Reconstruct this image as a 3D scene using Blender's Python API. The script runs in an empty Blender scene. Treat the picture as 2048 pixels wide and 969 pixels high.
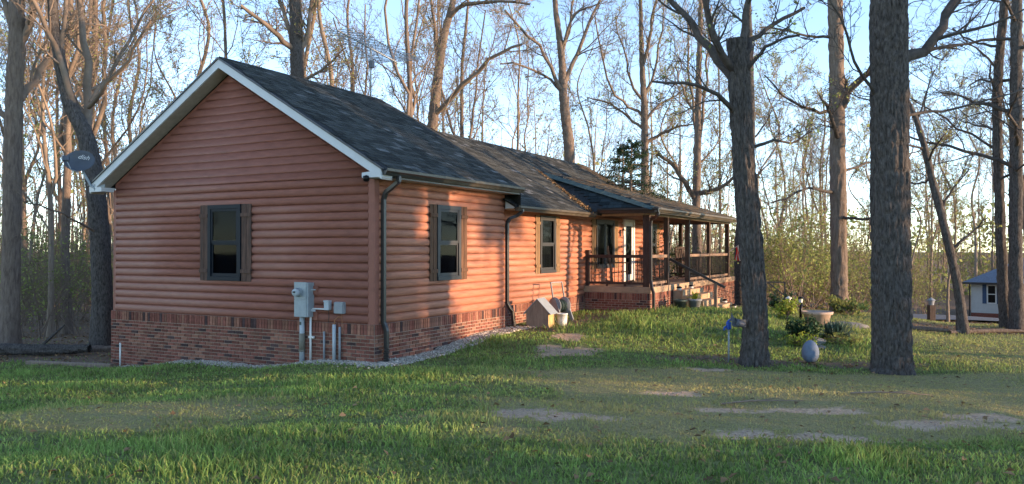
import bpy, math, random
import numpy as np
from mathutils import Vector, Matrix, Quaternion
R = math.radians
scene = bpy.context.scene
COL = scene.collection

# ------------------------------------------------------------------ camera, sky, sun, exposure
F = 1611.0; HZ = 497.5; EYE = 2.06            # focal length in photo pixels, horizon row, eye height
cam_d = bpy.data.cameras.new("camera"); cam = bpy.data.objects.new("camera", cam_d); COL.objects.link(cam)
cam_d.sensor_width = 36; cam_d.lens = F / 2048 * 36; cam_d.clip_start = .1; cam_d.clip_end = 3000
cam.location = (0, 0, EYE); cam.rotation_euler = (R(90 + .462), 0, 0)
scene.camera = cam
SUN_AZ = 105.0; SUN_EL = 7.0                    # azimuth from +Y towards +X
w = bpy.data.worlds.new("World"); scene.world = w; w.use_nodes = True
nt = w.node_tree; bg = nt.nodes["Background"]
sky = nt.nodes.new("ShaderNodeTexSky"); sky.sky_type = 'NISHITA'; sky.sun_disc = False
sky.sun_elevation = R(SUN_EL); sky.sun_rotation = R(SUN_AZ); sky.air_density = .5; sky.dust_density = .0; sky.ozone_density = .5
nt.links.new(sky.outputs[0], bg.inputs[0]); bg.inputs[1].default_value = .15
sd = bpy.data.lights.new("sun", 'SUN'); sun = bpy.data.objects.new("sun", sd); COL.objects.link(sun)
sd.energy = 2.3; sd.angle = R(.6); sd.color = (1, .68, .42)
sv = Vector((math.sin(R(SUN_AZ)) * math.cos(R(SUN_EL)), math.cos(R(SUN_AZ)) * math.cos(R(SUN_EL)), math.sin(R(SUN_EL))))
sun.rotation_euler = (-sv).to_track_quat('-Z', 'Y').to_euler(); sun.location = (40, -10, 30)
vs = scene.view_settings; vs.view_transform = 'Standard'; vs.look = 'None'; vs.gamma = 1; vs.exposure = 2.2; vs.use_curve_mapping = False

def at(px, py, Y):                              # a point of the place at distance Y, from where it is seen
    return Vector(((px - 1024) / F * Y, Y, EYE - (py - HZ) / F * Y))

# ------------------------------------------------------------------ materials
MATS = {}
def mat(name, col, rough=.8, var=.25, scale=6., bump=0., bscale=40., stretch=None, spec=.3, metal=0., island=0., col2=None, obj_rand=0., transl=0.):
    """procedural principled material: noise-mottled colour, optional bump, island/object variation"""
    m = bpy.data.materials.new(name); m.use_nodes = True; n = m.node_tree.nodes; l = m.node_tree.links
    b = n["Principled BSDF"]; b.inputs["Roughness"].default_value = rough; b.inputs["Metallic"].default_value = metal
    b.inputs["Specular IOR Level"].default_value = spec
    tc = n.new("ShaderNodeTexCoord"); mp = n.new("ShaderNodeMapping"); l.new(tc.outputs["Object"], mp.inputs[0])
    if stretch: mp.inputs["Scale"].default_value = stretch
    nz = n.new("ShaderNodeTexNoise"); nz.inputs["Scale"].default_value = scale; nz.inputs["Detail"].default_value = 6
    nz.inputs["Roughness"].default_value = .65; l.new(mp.outputs[0], nz.inputs["Vector"])
    ramp = n.new("ShaderNodeValToRGB"); c2 = col2 or tuple(c * (1 - var) for c in col)
    ramp.color_ramp.elements[0].position = .32; ramp.color_ramp.elements[1].position = .68
    ramp.color_ramp.elements[0].color = (*c2, 1); ramp.color_ramp.elements[1].color = (*[c * (1 + (0 if col2 else var)) for c in col], 1)
    l.new(nz.outputs["Fac"], ramp.inputs[0]); out = ramp.outputs[0]
    if island or obj_rand:
        hs = n.new("ShaderNodeHueSaturation"); ge = n.new("ShaderNodeNewGeometry"); oi = n.new("ShaderNodeObjectInfo")
        ad = n.new("ShaderNodeMath"); ad.operation = 'ADD'; l.new(ge.outputs["Random Per Island"], ad.inputs[0]); l.new(oi.outputs["Random"], ad.inputs[1])
        fr = n.new("ShaderNodeMath"); fr.operation = 'FRACT'; l.new(ad.outputs[0], fr.inputs[0])
        mr = n.new("ShaderNodeMapRange"); a = max(island, obj_rand); mr.inputs[3].default_value = 1 - a; mr.inputs[4].default_value = 1 + a
        l.new(fr.outputs[0], mr.inputs[0]); l.new(mr.outputs[0], hs.inputs["Value"]); l.new(out, hs.inputs["Color"]); out = hs.outputs[0]
    l.new(out, b.inputs["Base Color"])
    if bump:
        bn = n.new("ShaderNodeTexNoise"); bn.inputs["Scale"].default_value = bscale; bn.inputs["Detail"].default_value = 5; l.new(mp.outputs[0], bn.inputs["Vector"])
        bu = n.new("ShaderNodeBump"); bu.inputs["Strength"].default_value = bump; bu.inputs["Distance"].default_value = .02
        l.new(bn.outputs["Fac"], bu.inputs["Height"]); l.new(bu.outputs[0], b.inputs["Normal"])
    if transl:
        tr = n.new("ShaderNodeBsdfTranslucent"); l.new(out, tr.inputs[0]); mx = n.new("ShaderNodeMixShader"); mx.inputs[0].default_value = transl
        l.new(b.outputs[0], mx.inputs[1]); l.new(tr.outputs[0], mx.inputs[2]); l.new(mx.outputs[0], n["Material Output"].inputs[0])
    MATS[name] = m; return m

def tint_by_attr(m, attr, col):
    """mix a second real colour in where the mesh attribute says so"""
    n = m.node_tree.nodes; l = m.node_tree.links; b = n["Principled BSDF"]
    src = b.inputs["Base Color"].links[0].from_socket
    a = n.new("ShaderNodeAttribute"); a.attribute_name = attr
    mx = n.new("ShaderNodeMix"); mx.data_type = 'RGBA'; l.new(a.outputs["Fac"], mx.inputs[0]); l.new(src, mx.inputs[6]); mx.inputs[7].default_value = (*col, 1)
    for lk in list(l):
        if lk.from_socket == src and lk.to_node != mx: 
            to = lk.to_socket; l.remove(lk); l.new(mx.outputs[2], to)

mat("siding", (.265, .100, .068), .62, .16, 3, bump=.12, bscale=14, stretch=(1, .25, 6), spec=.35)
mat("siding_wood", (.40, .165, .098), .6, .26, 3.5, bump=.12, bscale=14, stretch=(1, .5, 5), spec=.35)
mat("trim_wood", (.265, .10, .068), .6, .12, 5, spec=.3)
mat("brick", (.20, .075, .055), .9, .3, 18, bump=.4, bscale=60, spec=.15, island=.3, obj_rand=.3)
mat("brick_tan", (.25, .115, .078), .9, .3, 18, bump=.4, bscale=60, spec=.15, island=.3, obj_rand=.3)
mat("brick_black", (.07, .04, .038), .85, .3, 18, bump=.4, bscale=60, spec=.2, obj_rand=.3)
mat("mortar", (.33, .25, .20), .95, .2, 25, bump=.3, spec=.1)
mat("shingle", (.054, .057, .054), .95, .3, 30, bump=.5, bscale=120, spec=.12, island=.45, obj_rand=.45)
mat("shingle_pale", (.13, .132, .13), .95, .3, 30, bump=.5, bscale=120, spec=.15, island=.3, obj_rand=.3)
mat("shingle_new", (.034, .045, .050), .95, .25, 30, bump=.5, bscale=120, spec=.12, island=.4, obj_rand=.4)
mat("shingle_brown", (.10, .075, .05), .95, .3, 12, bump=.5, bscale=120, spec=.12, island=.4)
mat("roof_deck", (.04, .042, .045), .95, .3, 12, spec=.1)
mat("hip_cap", (.05, .085, .09), .9, .3, 12, spec=.2)
mat("white_metal", (.55, .56, .57), .45, .05, 4, spec=.4)
mat("soffit", (.42, .37, .32), .7, .12, 8, stretch=(1, 1, 1))
mat("gutter", (.030, .028, .027), .35, .2, 5, spec=.5)
mat("gutter_weathered", (.075, .062, .045), .45, .3, 4, spec=.5)
mat("window_frame", (.010, .013, .019), .5, .1, 6, spec=.15)
mat("window_frame_grey", (.034, .035, .037), .5, .12, 6, spec=.4)
mat("shutter_grey", (.15, .082, .058), .85, .5, 5, bump=.6, bscale=20, stretch=(4, 4, .5), col2=(.055, .034, .027))
mat("shutter_brown", (.115, .058, .032), .8, .4, 5, bump=.5, bscale=20, stretch=(4, 4, .5))
mat("shutter_tan", (.20, .12, .06), .8, .35, 5, bump=.5, bscale=20, stretch=(4, 4, .5))
mat("blind", (.018, .026, .040), .8, .1, 4)
mat("drape", (.22, .19, .14), .9, .3, 3, stretch=(1, 6, .4))
mat("dark_wood", (.060, .034, .026), .7, .35, 6, bump=.3, bscale=25, stretch=(3, 3, .6))
mat("post_wood", (.085, .055, .04), .75, .35, 6, bump=.3, bscale=25, stretch=(3, 3, .6))
mat("beam_wood", (.38, .30, .22), .75, .2, 6, stretch=(2, .3, 2))
mat("rail_wood", (.24, .16, .11), .75, .25, 6, bump=.2, bscale=25)
mat("black_metal", (.02, .019, .018), .45, .2, 6, spec=.5)
mat("concrete", (.36, .25, .165), .9, .2, 5, bump=.4, bscale=60)
mat("step_stone", (.40, .27, .165), .9, .25, 5, bump=.5, bscale=40, obj_rand=.15)
mat("galv", (.30, .33, .345), .55, .12, 8, metal=.2, spec=.4)
mat("pvc", (.42, .45, .47), .5, .08, 5)
mat("pvc_dirty", (.20, .18, .14), .7, .2, 9)
mat("grey_plastic", (.27, .28, .29), .6, .1, 6)
mat("dish_grey", (.075, .085, .105), .5, .12, 4, spec=.4)
mat("white_paint", (.72, .70, .66), .6, .12, 6)
mat("dirty_white", (.66, .64, .60), .7, .25, 5)
mat("yellow_wood", (.40, .28, .12), .8, .35, 4, stretch=(3, 3, .6))
mat("grey_wood", (.26, .19, .14), .85, .25, 5, bump=.4, stretch=(3, 3, .6))
mat("stone_blue", (.17, .215, .29), .75, .14, 9, bump=.25, bscale=30)
mat("terracotta", (.45, .33, .26), .8, .15, 8)
mat("green_pot", (.06, .085, .07), .6, .2, 5)
mat("blue_paint", (.03, .10, .42), .4, .2, 9)
mat("red_cloth", (.75, .04, .04), .8, .1, 5, transl=.3)
mat("white_cloth", (.75, .72, .70), .8, .1, 5, transl=.3)
mat("navy_cloth", (.03, .04, .15), .8, .1, 5)
mat("copper", (.45, .2, .1), .5, .1, 5, metal=.5)
mat("lens_black", (.005, .005, .006), .3, .1, 5, spec=.2)
mat("bark", (.235, .185, .15), .95, .4, 7, bump=1., bscale=22, stretch=(3, 3, .5), col2=(.11, .082, .066), spec=.1)
mat("bark_dark", (.15, .132, .12), .95, .4, 10, bump=1., bscale=30, stretch=(3, 3, 1.), col2=(.036, .031, .029), spec=.1)
mat("bark_pale", (.29, .235, .185), .95, .35, 5, bump=.9, bscale=18, stretch=(3, 3, .5), col2=(.18, .135, .10), spec=.1)
mat("twig", (.19, .145, .112), .95, .3, 2, spec=.1)
mat("limb_shaded", (.085, .072, .064), .95, .35, 6, bump=.8, bscale=20, spec=.1)  # limb colour darkened to stand in for shade on the right-hand trees
mat("twig_pale", (.27, .205, .155), .95, .3, 2, spec=.1)
mat("cut_wood", (.07, .06, .055), .95, .4, 20)
mat("bud_leaf", (.33, .345, .11), .8, .35, .6, island=.35, transl=.45, spec=.1)
mat("bush_leaf", (.24, .27, .085), .8, .35, .6, island=.4, transl=.4, spec=.1)
mat("evergreen", (.028, .055, .025), .8, .35, 3, island=.4, transl=.2, spec=.1)
mat("dark_leaf", (.035, .075, .03), .6, .35, 3, island=.4, transl=.2)
mat("yucca_leaf", (.09, .14, .10), .6, .3, 3, island=.4, transl=.2)
mat("lime_leaf", (.30, .36, .05), .7, .3, 3, island=.3, transl=.35)
mat("dead_leaf", (.27, .17, .09), .9, .3, 2, island=.5, transl=.15, spec=.1)
mat("gravel", (.44, .38, .31), .9, .3, 20, island=.4)
mat("rock", (.20, .19, .17), .9, .3, 6, bump=.8, bscale=20)
mat("asphalt", (.12, .125, .135), .95, .15, 8, bump=.3)
mat("mulch", (.15, .085, .055), .95, .4, 10, bump=1, bscale=50)
mat("vinyl", (.58, .57, .54), .7, .05, 4)
mat("slate_roof", (.16, .18, .22), .9, .2, 8, bump=.3)
mat("blue_shutter", (.05, .09, .17), .6, .1, 5)
g = mat("grass", (.215, .315, .078), .7, .35, 1.2, island=.45, transl=.4, spec=.2)
tint_by_attr(g, "dry", (.38, .345, .145))
gm = mat("turf", (.16, .175, .068), .95, .5, 5, bump=.8, bscale=60, spec=.05)
tint_by_attr(gm, "dry", (.30, .255, .12)); tint_by_attr(gm, "dirt", (.54, .385, .26)); tint_by_attr(gm, "litter", (.20, .145, .105))
def roughen_ground(m):
    """break the soil edges and mottle every ground colour with fine noise"""
    n = m.node_tree.nodes; l = m.node_tree.links; b = n["Principled BSDF"]; tc = n.new("ShaderNodeTexCoord")
    def noise(sc, det=8):
        z = n.new("ShaderNodeTexNoise"); z.inputs["Scale"].default_value = sc; z.inputs["Detail"].default_value = det; z.inputs["Roughness"].default_value = .7; l.new(tc.outputs["Object"], z.inputs["Vector"]); return z.outputs["Fac"]
    for a in [x for x in n if x.type == 'ATTRIBUTE']:
        to = a.outputs["Fac"].links[0].to_socket; k = .9 if a.attribute_name == "dirt" else .6
        ad = n.new("ShaderNodeMath"); ad.operation = 'MULTIPLY_ADD'; l.new(noise(7 if a.attribute_name == "dirt" else 4), ad.inputs[0]); ad.inputs[1].default_value = k * 2; l.new(a.outputs["Fac"], ad.inputs[2])
        mr = n.new("ShaderNodeMapRange"); mr.interpolation_type = 'SMOOTHSTEP'; l.new(ad.outputs[0], mr.inputs[0]); mr.inputs[1].default_value = k + .15; mr.inputs[2].default_value = k + .85; l.new(mr.outputs[0], to)
    src = b.inputs["Base Color"].links[0].from_socket; hs = n.new("ShaderNodeHueSaturation"); mr = n.new("ShaderNodeMapRange"); l.new(noise(26), mr.inputs[0]); mr.inputs[1].default_value = .3; mr.inputs[2].default_value = .7; mr.inputs[3].default_value = .55; mr.inputs[4].default_value = 1.3
    l.new(src, hs.inputs["Color"]); l.new(mr.outputs[0], hs.inputs["Value"]); l.new(hs.outputs[0], b.inputs["Base Color"])
roughen_ground(gm)

def glass_mat():
    m = bpy.data.materials.new("pane_glass"); m.use_nodes = True; n = m.node_tree.nodes; l = m.node_tree.links
    n.remove(n["Principled BSDF"]); t = n.new("ShaderNodeBsdfTransparent"); t.inputs[0].default_value = (.38, .42, .47, 1)
    gl = n.new("ShaderNodeBsdfGlossy"); gl.inputs["Roughness"].default_value = .03; lw = n.new("ShaderNodeLayerWeight"); lw.inputs[0].default_value = .5; pw = n.new("ShaderNodeMath"); pw.operation = "POWER"; l.new(lw.outputs["Facing"], pw.inputs[0]); pw.inputs[1].default_value = 4; fr = n.new("ShaderNodeMath"); fr.operation = "MULTIPLY_ADD"; l.new(pw.outputs[0], fr.inputs[0]); fr.inputs[1].default_value = .14; fr.inputs[2].default_value = .004
    nz = n.new("ShaderNodeTexNoise"); nz.inputs["Scale"].default_value = 2.5; bu = n.new("ShaderNodeBump"); bu.inputs["Strength"].default_value = .06; l.new(nz.outputs[0], bu.inputs["Height"])
    l.new(bu.outputs[0], gl.inputs["Normal"]); mx = n.new("ShaderNodeMixShader"); l.new(fr.outputs[0], mx.inputs[0]); l.new(t.outputs[0], mx.inputs[1]); l.new(gl.outputs[0], mx.inputs[2])
    l.new(mx.outputs[0], n["Material Output"].inputs[0]); MATS["pane_glass"] = m
glass_mat()

# ------------------------------------------------------------------ mesh helpers
def link(name, me, parent=None, mats=None):
    o = bpy.data.objects.new(name, me); COL.objects.link(o)
    if parent: o.parent = parent
    return o
def tag(o, label=None, cat=None, group=None, kind=None):
    if label: o["label"] = label
    if cat: o["category"] = cat
    if group: o["group"] = group
    if kind: o["kind"] = kind
    return o
def empty(name, loc, rz=0, label=None, cat=None, group=None):
    o = bpy.data.objects.new(name, None); COL.objects.link(o); o.location = loc; o.rotation_euler = (0, 0, rz); o.empty_display_size = .2
    return tag(o, label, cat, group)

class MB:
    def __init__(s): s.v = []; s.f = []
    def add(s, vs, fs):
        b = len(s.v); s.v += [tuple(p) for p in vs]; s.f += [tuple(b + i for i in f) for f in fs]; return s
    def box(s, a, b, M=None):
        (x0, y0, z0), (x1, y1, z1) = a, b
        x0, x1 = min(x0, x1), max(x0, x1); y0, y1 = min(y0, y1), max(y0, y1); z0, z1 = min(z0, z1), max(z0, z1)
        vs = [Vector(p) for p in ((x0, y0, z0), (x1, y0, z0), (x1, y1, z0), (x0, y1, z0), (x0, y0, z1), (x1, y0, z1), (x1, y1, z1), (x0, y1, z1))]
        if M: vs = [M @ p for p in vs]
        return s.add(vs, [(0, 3, 2, 1), (4, 5, 6, 7), (0, 1, 5, 4), (1, 2, 6, 5), (2, 3, 7, 6), (3, 0, 4, 7)])
    def bar(s, p, q, w, h=None, up=(0, 0, 1)):
        p, q = Vector(p), Vector(q); d = (q - p).normalized(); u = Vector(up)
        if abs(d.dot(u)) > .98: u = Vector((1, 0, 0))
        a = d.cross(u).normalized(); b = a.cross(d); h = h or w
        vs = [c + a * sx * w / 2 + b * sy * h / 2 for c in (p, q) for sx, sy in ((-1, -1), (1, -1), (1, 1), (-1, 1))]
        return s.add(vs, [(3, 2, 1, 0), (4, 5, 6, 7), (0, 1, 5, 4), (1, 2, 6, 5), (2, 3, 7, 6), (3, 0, 4, 7)])
    def tube(s, pts, rad, n=10, cap=True):
        pts = [Vector(p) for p in pts]; k = len(pts)
        if not hasattr(rad, '__len__'): rad = [rad] * k
        vs = []; ref = None
        for i in range(k):
            d = (pts[min(i + 1, k - 1)] - pts[max(i - 1, 0)]).normalized()
            if ref is None: ref = d.orthogonal().normalized()
            a = (ref - d * ref.dot(d)).normalized(); ref = a; b = d.cross(a)
            vs += [pts[i] + (a * math.cos(2 * math.pi * j / n) + b * math.sin(2 * math.pi * j / n)) * rad[i] for j in range(n)]
        fs = [(i * n + j, i * n + (j + 1) % n, (i + 1) * n + (j + 1) % n, (i + 1) * n + j) for i in range(k - 1) for j in range(n)]
        if cap: fs += [tuple(range(n))[::-1], tuple((k - 1) * n + j for j in range(n))]
        return s.add(vs, fs)
    def lathe(s, prof, n=24, M=None):
        vs = [Vector((r * math.cos(2 * math.pi * j / n), r * math.sin(2 * math.pi * j / n), z)) for r, z in prof for j in range(n)]
        if M: vs = [M @ p for p in vs]
        k = len(prof); fs = [(i * n + j, i * n + (j + 1) % n, (i + 1) * n + (j + 1) % n, (i + 1) * n + j) for i in range(k - 1) for j in range(n)]
        return s.add(vs, fs)
    def prism(s, poly, d, M=None):                # extrude a polygon of 3-D points by vector d
        k = len(poly); d = Vector(d); vs = [Vector(p) for p in poly] + [Vector(p) + d for p in poly]
        if M: vs = [M @ p for p in vs]
        return s.add(vs, [tuple(range(k))[::-1], tuple(range(k, 2 * k))] + [(i, (i + 1) % k, k + (i + 1) % k, k + i) for i in range(k)])
    def build(s, name, m, parent=None, smooth=False, fix=True, bevel=0):
        me = bpy.data.meshes.new(name); me.from_pydata(s.v, [], s.f); me.materials.append(MATS[m])
        if fix:
            import bmesh
            bm = bmesh.new(); bm.from_mesh(me); bmesh.ops.recalc_face_normals(bm, faces=bm.faces); bm.to_mesh(me); bm.free()
        if smooth: me.polygons.foreach_set("use_smooth", [True] * len(me.polygons))
        me.update(); o = link(name, me, parent)
        if bevel:
            b = o.modifiers.new("bevel", 'BEVEL'); b.width = bevel; b.segments = 2; b.limit_method = 'ANGLE'
        return o

def np_mesh(name, V, Q, m, parent=None, smooth=False, attrs=None, tri=False):
    """mesh straight from arrays: V (n,3), Q (k,4) or (k,3)"""
    V = np.asarray(V, np.float32); Q = np.asarray(Q, np.int32); k = Q.shape[1]
    me = bpy.data.meshes.new(name); me.vertices.add(len(V)); me.vertices.foreach_set("co", V.ravel())
    me.loops.add(Q.size); me.loops.foreach_set("vertex_index", Q.ravel()); me.polygons.add(len(Q))
    me.polygons.foreach_set("loop_start", np.arange(0, Q.size, k, dtype=np.int32)); me.polygons.foreach_set("loop_total", np.full(len(Q), k, np.int32))
    if smooth: me.polygons.foreach_set("use_smooth", np.ones(len(Q), bool))
    me.materials.append(MATS[m]); me.update(calc_edges=True)
    for a, val in (attrs or {}).items():
        at_ = me.attributes.new(a, 'FLOAT', 'POINT'); at_.data.foreach_set("value", np.asarray(val, np.float32))
    me.validate()
    return link(name, me, parent)

# ------------------------------------------------------------------ terrain
CP = np.array([(-2.49, 14.54, 0), (-5.5, 16.2, -.24), (-8.85, 17.95, -.5), (-.22, 18.77, .2), (2.06, 23.5, .28), (3.87, 22.6, .2), (4.6, 21.8, .40), (5.6, 21.6, .42), (4.6, 20.2, .34), (6.5, 22.4, .30), (7.6, 25, .02), (2.0, 20.5, .22),
    (4.39, 14.6, -.03), (5.6, 15., -.09), (6.68, 14.2, -.12), (0, 0, .42), (-3, 5.5, .33), (3.5, 5.5, .30), (0, 8, .27), (0, 11, .13), (4, 10, .16), (3, 13, .05), (-5, 9, .12), (-7, 12, -.2), (-11, 17, -.5), (-9, 14.5, -.35),
    (8, 10, .05), (10, 14, -.1), (10.15, 25, .08), (8.5, 20, .05), (11.2, 20, -.06), (13.7, 22, -.16), (16, 30, -.7), (21, 40, -1.5), (35, 60, -3.1), (28, 45, -2), (0, 40, .0), (-20, 45, -1.0), (-15, 28, -.8), (-25, 50, -1.4), (-14, 21, -.6),
    (14, 27, -.5), (17, 33, -1.05), (20, 35, -1.25), (24, 37, -1.55), (28, 50, -2.4), (32, 55, -2.9), (40, 57, -3.1), (24, 29, -1.0), (30, 37, -1.7), (13, 38, -.9), (38, 45, -2.4), (22, 50, -2.3), (25, 56, -2.8), (10, 35, -.3), (15, 60, -2.5), (30, 0, .5), (60, -20, .6), (-30, 0, .2), (0, -15, .5), (60, 30, -1.2), (80, 80, -4), (0, 90, -2), (-60, 60, -2), (-90, 120, -3), (60, 150, -5), (0, 200, -4), (200, 200, -6), (-200, 200, -4), (200, -50, 1), (-200, -50, 0), (0, -80, 1)], float)
def gz(x, y):
    x = np.asarray(x, float); y = np.asarray(y, float); sh = x.shape; x = x.ravel(); y = y.ravel()
    out = np.empty_like(x)
    for i in range(0, len(x), 20000):
        d2 = (x[i:i + 20000, None] - CP[:, 0]) ** 2 + (y[i:i + 20000, None] - CP[:, 1]) ** 2
        ww = 1 / (d2 + 1.2) ** 2; out[i:i + 20000] = (ww * CP[:, 2]).sum(1) / ww.sum(1)
    return out.reshape(sh) if sh else float(out[0])

def vnoise(x, y, s, seed=0):                    # smooth value noise, 0..1
    x = np.asarray(x) * s + seed * 17.3; y = np.asarray(y) * s + seed * 9.1
    xi = np.floor(x).astype(np.int64); yi = np.floor(y).astype(np.int64); fx = x - xi; fy = y - yi
    fx = fx * fx * (3 - 2 * fx); fy = fy * fy * (3 - 2 * fy)
    def h(a, b):
        n = (a * 374761393 + b * 668265263 + seed * 974711) & 0x7fffffff; n = ((n ^ (n >> 13)) * 1274126177) & 0x7fffffff
        return ((n ^ (n >> 16)) & 0xffff) / 65535.
    return (h(xi, yi) * (1 - fx) + h(xi + 1, yi) * fx) * (1 - fy) + (h(xi, yi + 1) * (1 - fx) + h(xi + 1, yi + 1) * fx) * fy
def fbm(x, y, s, seed=0): return .5 * vnoise(x, y, s, seed) + .3 * vnoise(x, y, s * 2.1, seed + 1) + .2 * vnoise(x, y, s * 4.3, seed + 2)

HN = Vector((.881, -.473, 0)).normalized(); HV = Vector((.473, .881, 0)).normalized(); HC = Vector((-2.491, 14.54, 0))
def house_nv(x, y): dx = x - HC.x; dy = y - HC.y; return dx * HN.x + dy * HN.y, dx * HV.x + dy * HV.y
def hw(n, v, z=0): p = HC + HN * n + HV * v; return Vector((p.x, p.y, z))
def sstep(a, b, x): t = np.clip((x - a) / (b - a), 0, 1); return t * t * (3 - 2 * t)

DIRT = [(.12, 9.05, .42, .5), (.75, 8.75, .6, .35), (3.0, 7.85, .75, .33), (2.45, 7.95, .5, .3), (2.1, 10.8, .42, .25), (4.8, 8.75, 1.0, .28), (5.3, 9.2, .5, .3), (3.5, 9.5, .55, .2), (2.6, 9.55, .35, .2), (1.0, 15.6, .85, .9), (3.2, 13.6, .6, .15), (1.2, 17.2, .5, .5)]
def zones(x, y):
    x = np.asarray(x, float); y = np.asarray(y, float); n, v = house_nv(x, y)
    wob = fbm(x, y, .8, 3) - .5; wob2 = fbm(x, y, 2.5, 7) - .5
    dirt = np.zeros_like(x)
    for (cx, cy, rx, ry) in DIRT:
        d = np.sqrt(((x - cx) / rx) ** 2 + ((y - cy) / ry) ** 2) + wob2 * 1.5 + wob * .6
        dirt = np.maximum(dirt, 1 - sstep(.55, 1.15, d))
    # the mown, dry rise right of centre
    dry = sstep(-1.2, 1.2, x + wob * 3 - (y - 10) * .12) * sstep(7.1, 8.2, y + wob * 1.6 - .05 * x) * (1 - sstep(12.8, 13.7, y + wob * .8 - .10 * x))
    dry = np.maximum(dry, .75 * (1 - sstep(.6, 1.3, np.sqrt(((x + 4.6) / 2.2) ** 2 + ((y - 9.6) / 1.2) ** 2) + wob)))
    dry = np.maximum(dry, .5 * sstep(7, 9, x + wob * 3) * (1 - sstep(26, 30, y)))
    lawn_back = 17.6 + (x + 9) * -.25
    lit = sstep(-.3, .6, y - lawn_back + wob * 1.2) * (x < -8.2)
    lit = np.maximum(lit, sstep(1.0, 2.0, -n - 8 + wob)) * 1.0
    lit = np.maximum(lit, sstep(19.5, 20.5, v + wob * 2) * (n < 1.5))
    lit = np.maximum(lit, sstep(27, 30, y + wob * 3 - .05 * x))
    bed = 1 - sstep(.7, 1.1, np.sqrt(((x - 12.6) / 3.) ** 2 + ((y - 21.4) / 1.6) ** 2) + wob * .8)
    lit = np.maximum(lit, bed)
    lit = np.maximum(lit, .8 * (1 - sstep(.7, 1.15, np.sqrt(((x - 4.9) / 2.6) ** 2 + ((y - 14.9) / .7) ** 2) + wob)))
    lit = np.maximum(lit, .7 * (1 - sstep(.6, 1.2, np.abs(n - .9) / .6 + wob)) * (v > 4.5) * (v < 10))
    inside = (n < 0) & (n > -7.2) & (v > 0) & (v < 18.3)
    return dirt, np.clip(dry, 0, 1), np.clip(lit, 0, 1), inside

def make_ground():
    def axis(lo, hi, c, fine, half):
        a = [c]; s = fine
        while a[-1] < hi: a.append(a[-1] + s); s = fine if a[-1] - c < half else s * 1.12
        b = [c]; s = fine
        while b[-1] > lo: b.append(b[-1] - s); s = fine if c - b[-1] < half else s * 1.12
        return np.array(sorted(set(a + b)))
    xs = axis(-400, 400, 0, .15, 11); ys = axis(-80, 700, 13, .14, 9)
    X, Y = np.meshgrid(xs, ys); Z = gz(X, Y)
    near = np.exp(-((X / 18) ** 2 + ((Y - 12) / 14) ** 2))
    Z = Z + near * ((fbm(X, Y, 1.4, 11) - .5) * .07 + (fbm(X, Y, 5, 12) - .5) * .025)
    d, dr, li, ins = zones(X.ravel(), Y.ravel()); Zr = Z.ravel() - d * .02
    nx = len(xs); i = np.arange(len(ys) - 1)[:, None] * nx + np.arange(nx - 1)[None]
    Q = np.stack([i, i + 1, i + nx + 1, i + nx], -1).reshape(-1, 4)
    o = np_mesh("ground", np.stack([X.ravel(), Y.ravel(), Zr], 1), Q, "turf", None, True, {"dry": dr, "dirt": d * .92, "litter": li})
    tag(o, "uneven lawn with bare patches running into leaf-covered woods", kind="structure"); o["category"] = "ground"
make_ground()
def gzn(x, y):
    near = np.exp(-((np.asarray(x) / 18) ** 2 + ((np.asarray(y) - 12) / 14) ** 2))
    return gz(x, y) + near * ((fbm(x, y, 1.4, 11) - .5) * .07 + (fbm(x, y, 5, 12) - .5) * .025)

# gravel driveway far right
def make_drive():
    pts = np.array([(12, 45), (16, 43.5), (20, 41.5), (25, 40.5), (32, 41), (45, 45), (60, 52)], float)
    xs = np.linspace(12, 60, 90); ys = np.interp(xs, pts[:, 0], pts[:, 1]); ks = np.linspace(-2.3, 2.3, 9)
    X = np.repeat(xs[:, None], 9, 1); Y = ys[:, None] + ks[None]; Z = gz(X, Y) + .12
    i = np.arange(89)[:, None] * 9 + np.arange(8)[None]
    o = np_mesh("driveway", np.stack([X.ravel(), Y.ravel(), Z.ravel()], 1), np.stack([i, i + 9, i + 10, i + 1], -1).reshape(-1, 4), "asphalt", None, True)
    tag(o, kind="structure")
make_drive()

# ------------------------------------------------------------------ the house (local frame: x = out of the front wall, y = along it, z up)
H = empty("log_sided_house", HC, math.atan2(HN.y, HN.x), "long log-sided house with brick foundation, dark shingle roof and front porch", "house")
ROW = .157; BT = .69; EAVE1 = 3.50; PITCH = .59; W = 7.215; L1 = 4.80; SB = -.25; END2 = 18.3
RID1 = 5.86; RIDN = -3.6
def z1(n): return RID1 - PITCH * abs(n - RIDN)            # top of the first roof
RID2 = 5.38
def z2(n): return RID2 - PITCH * abs(n - RIDN)

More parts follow.
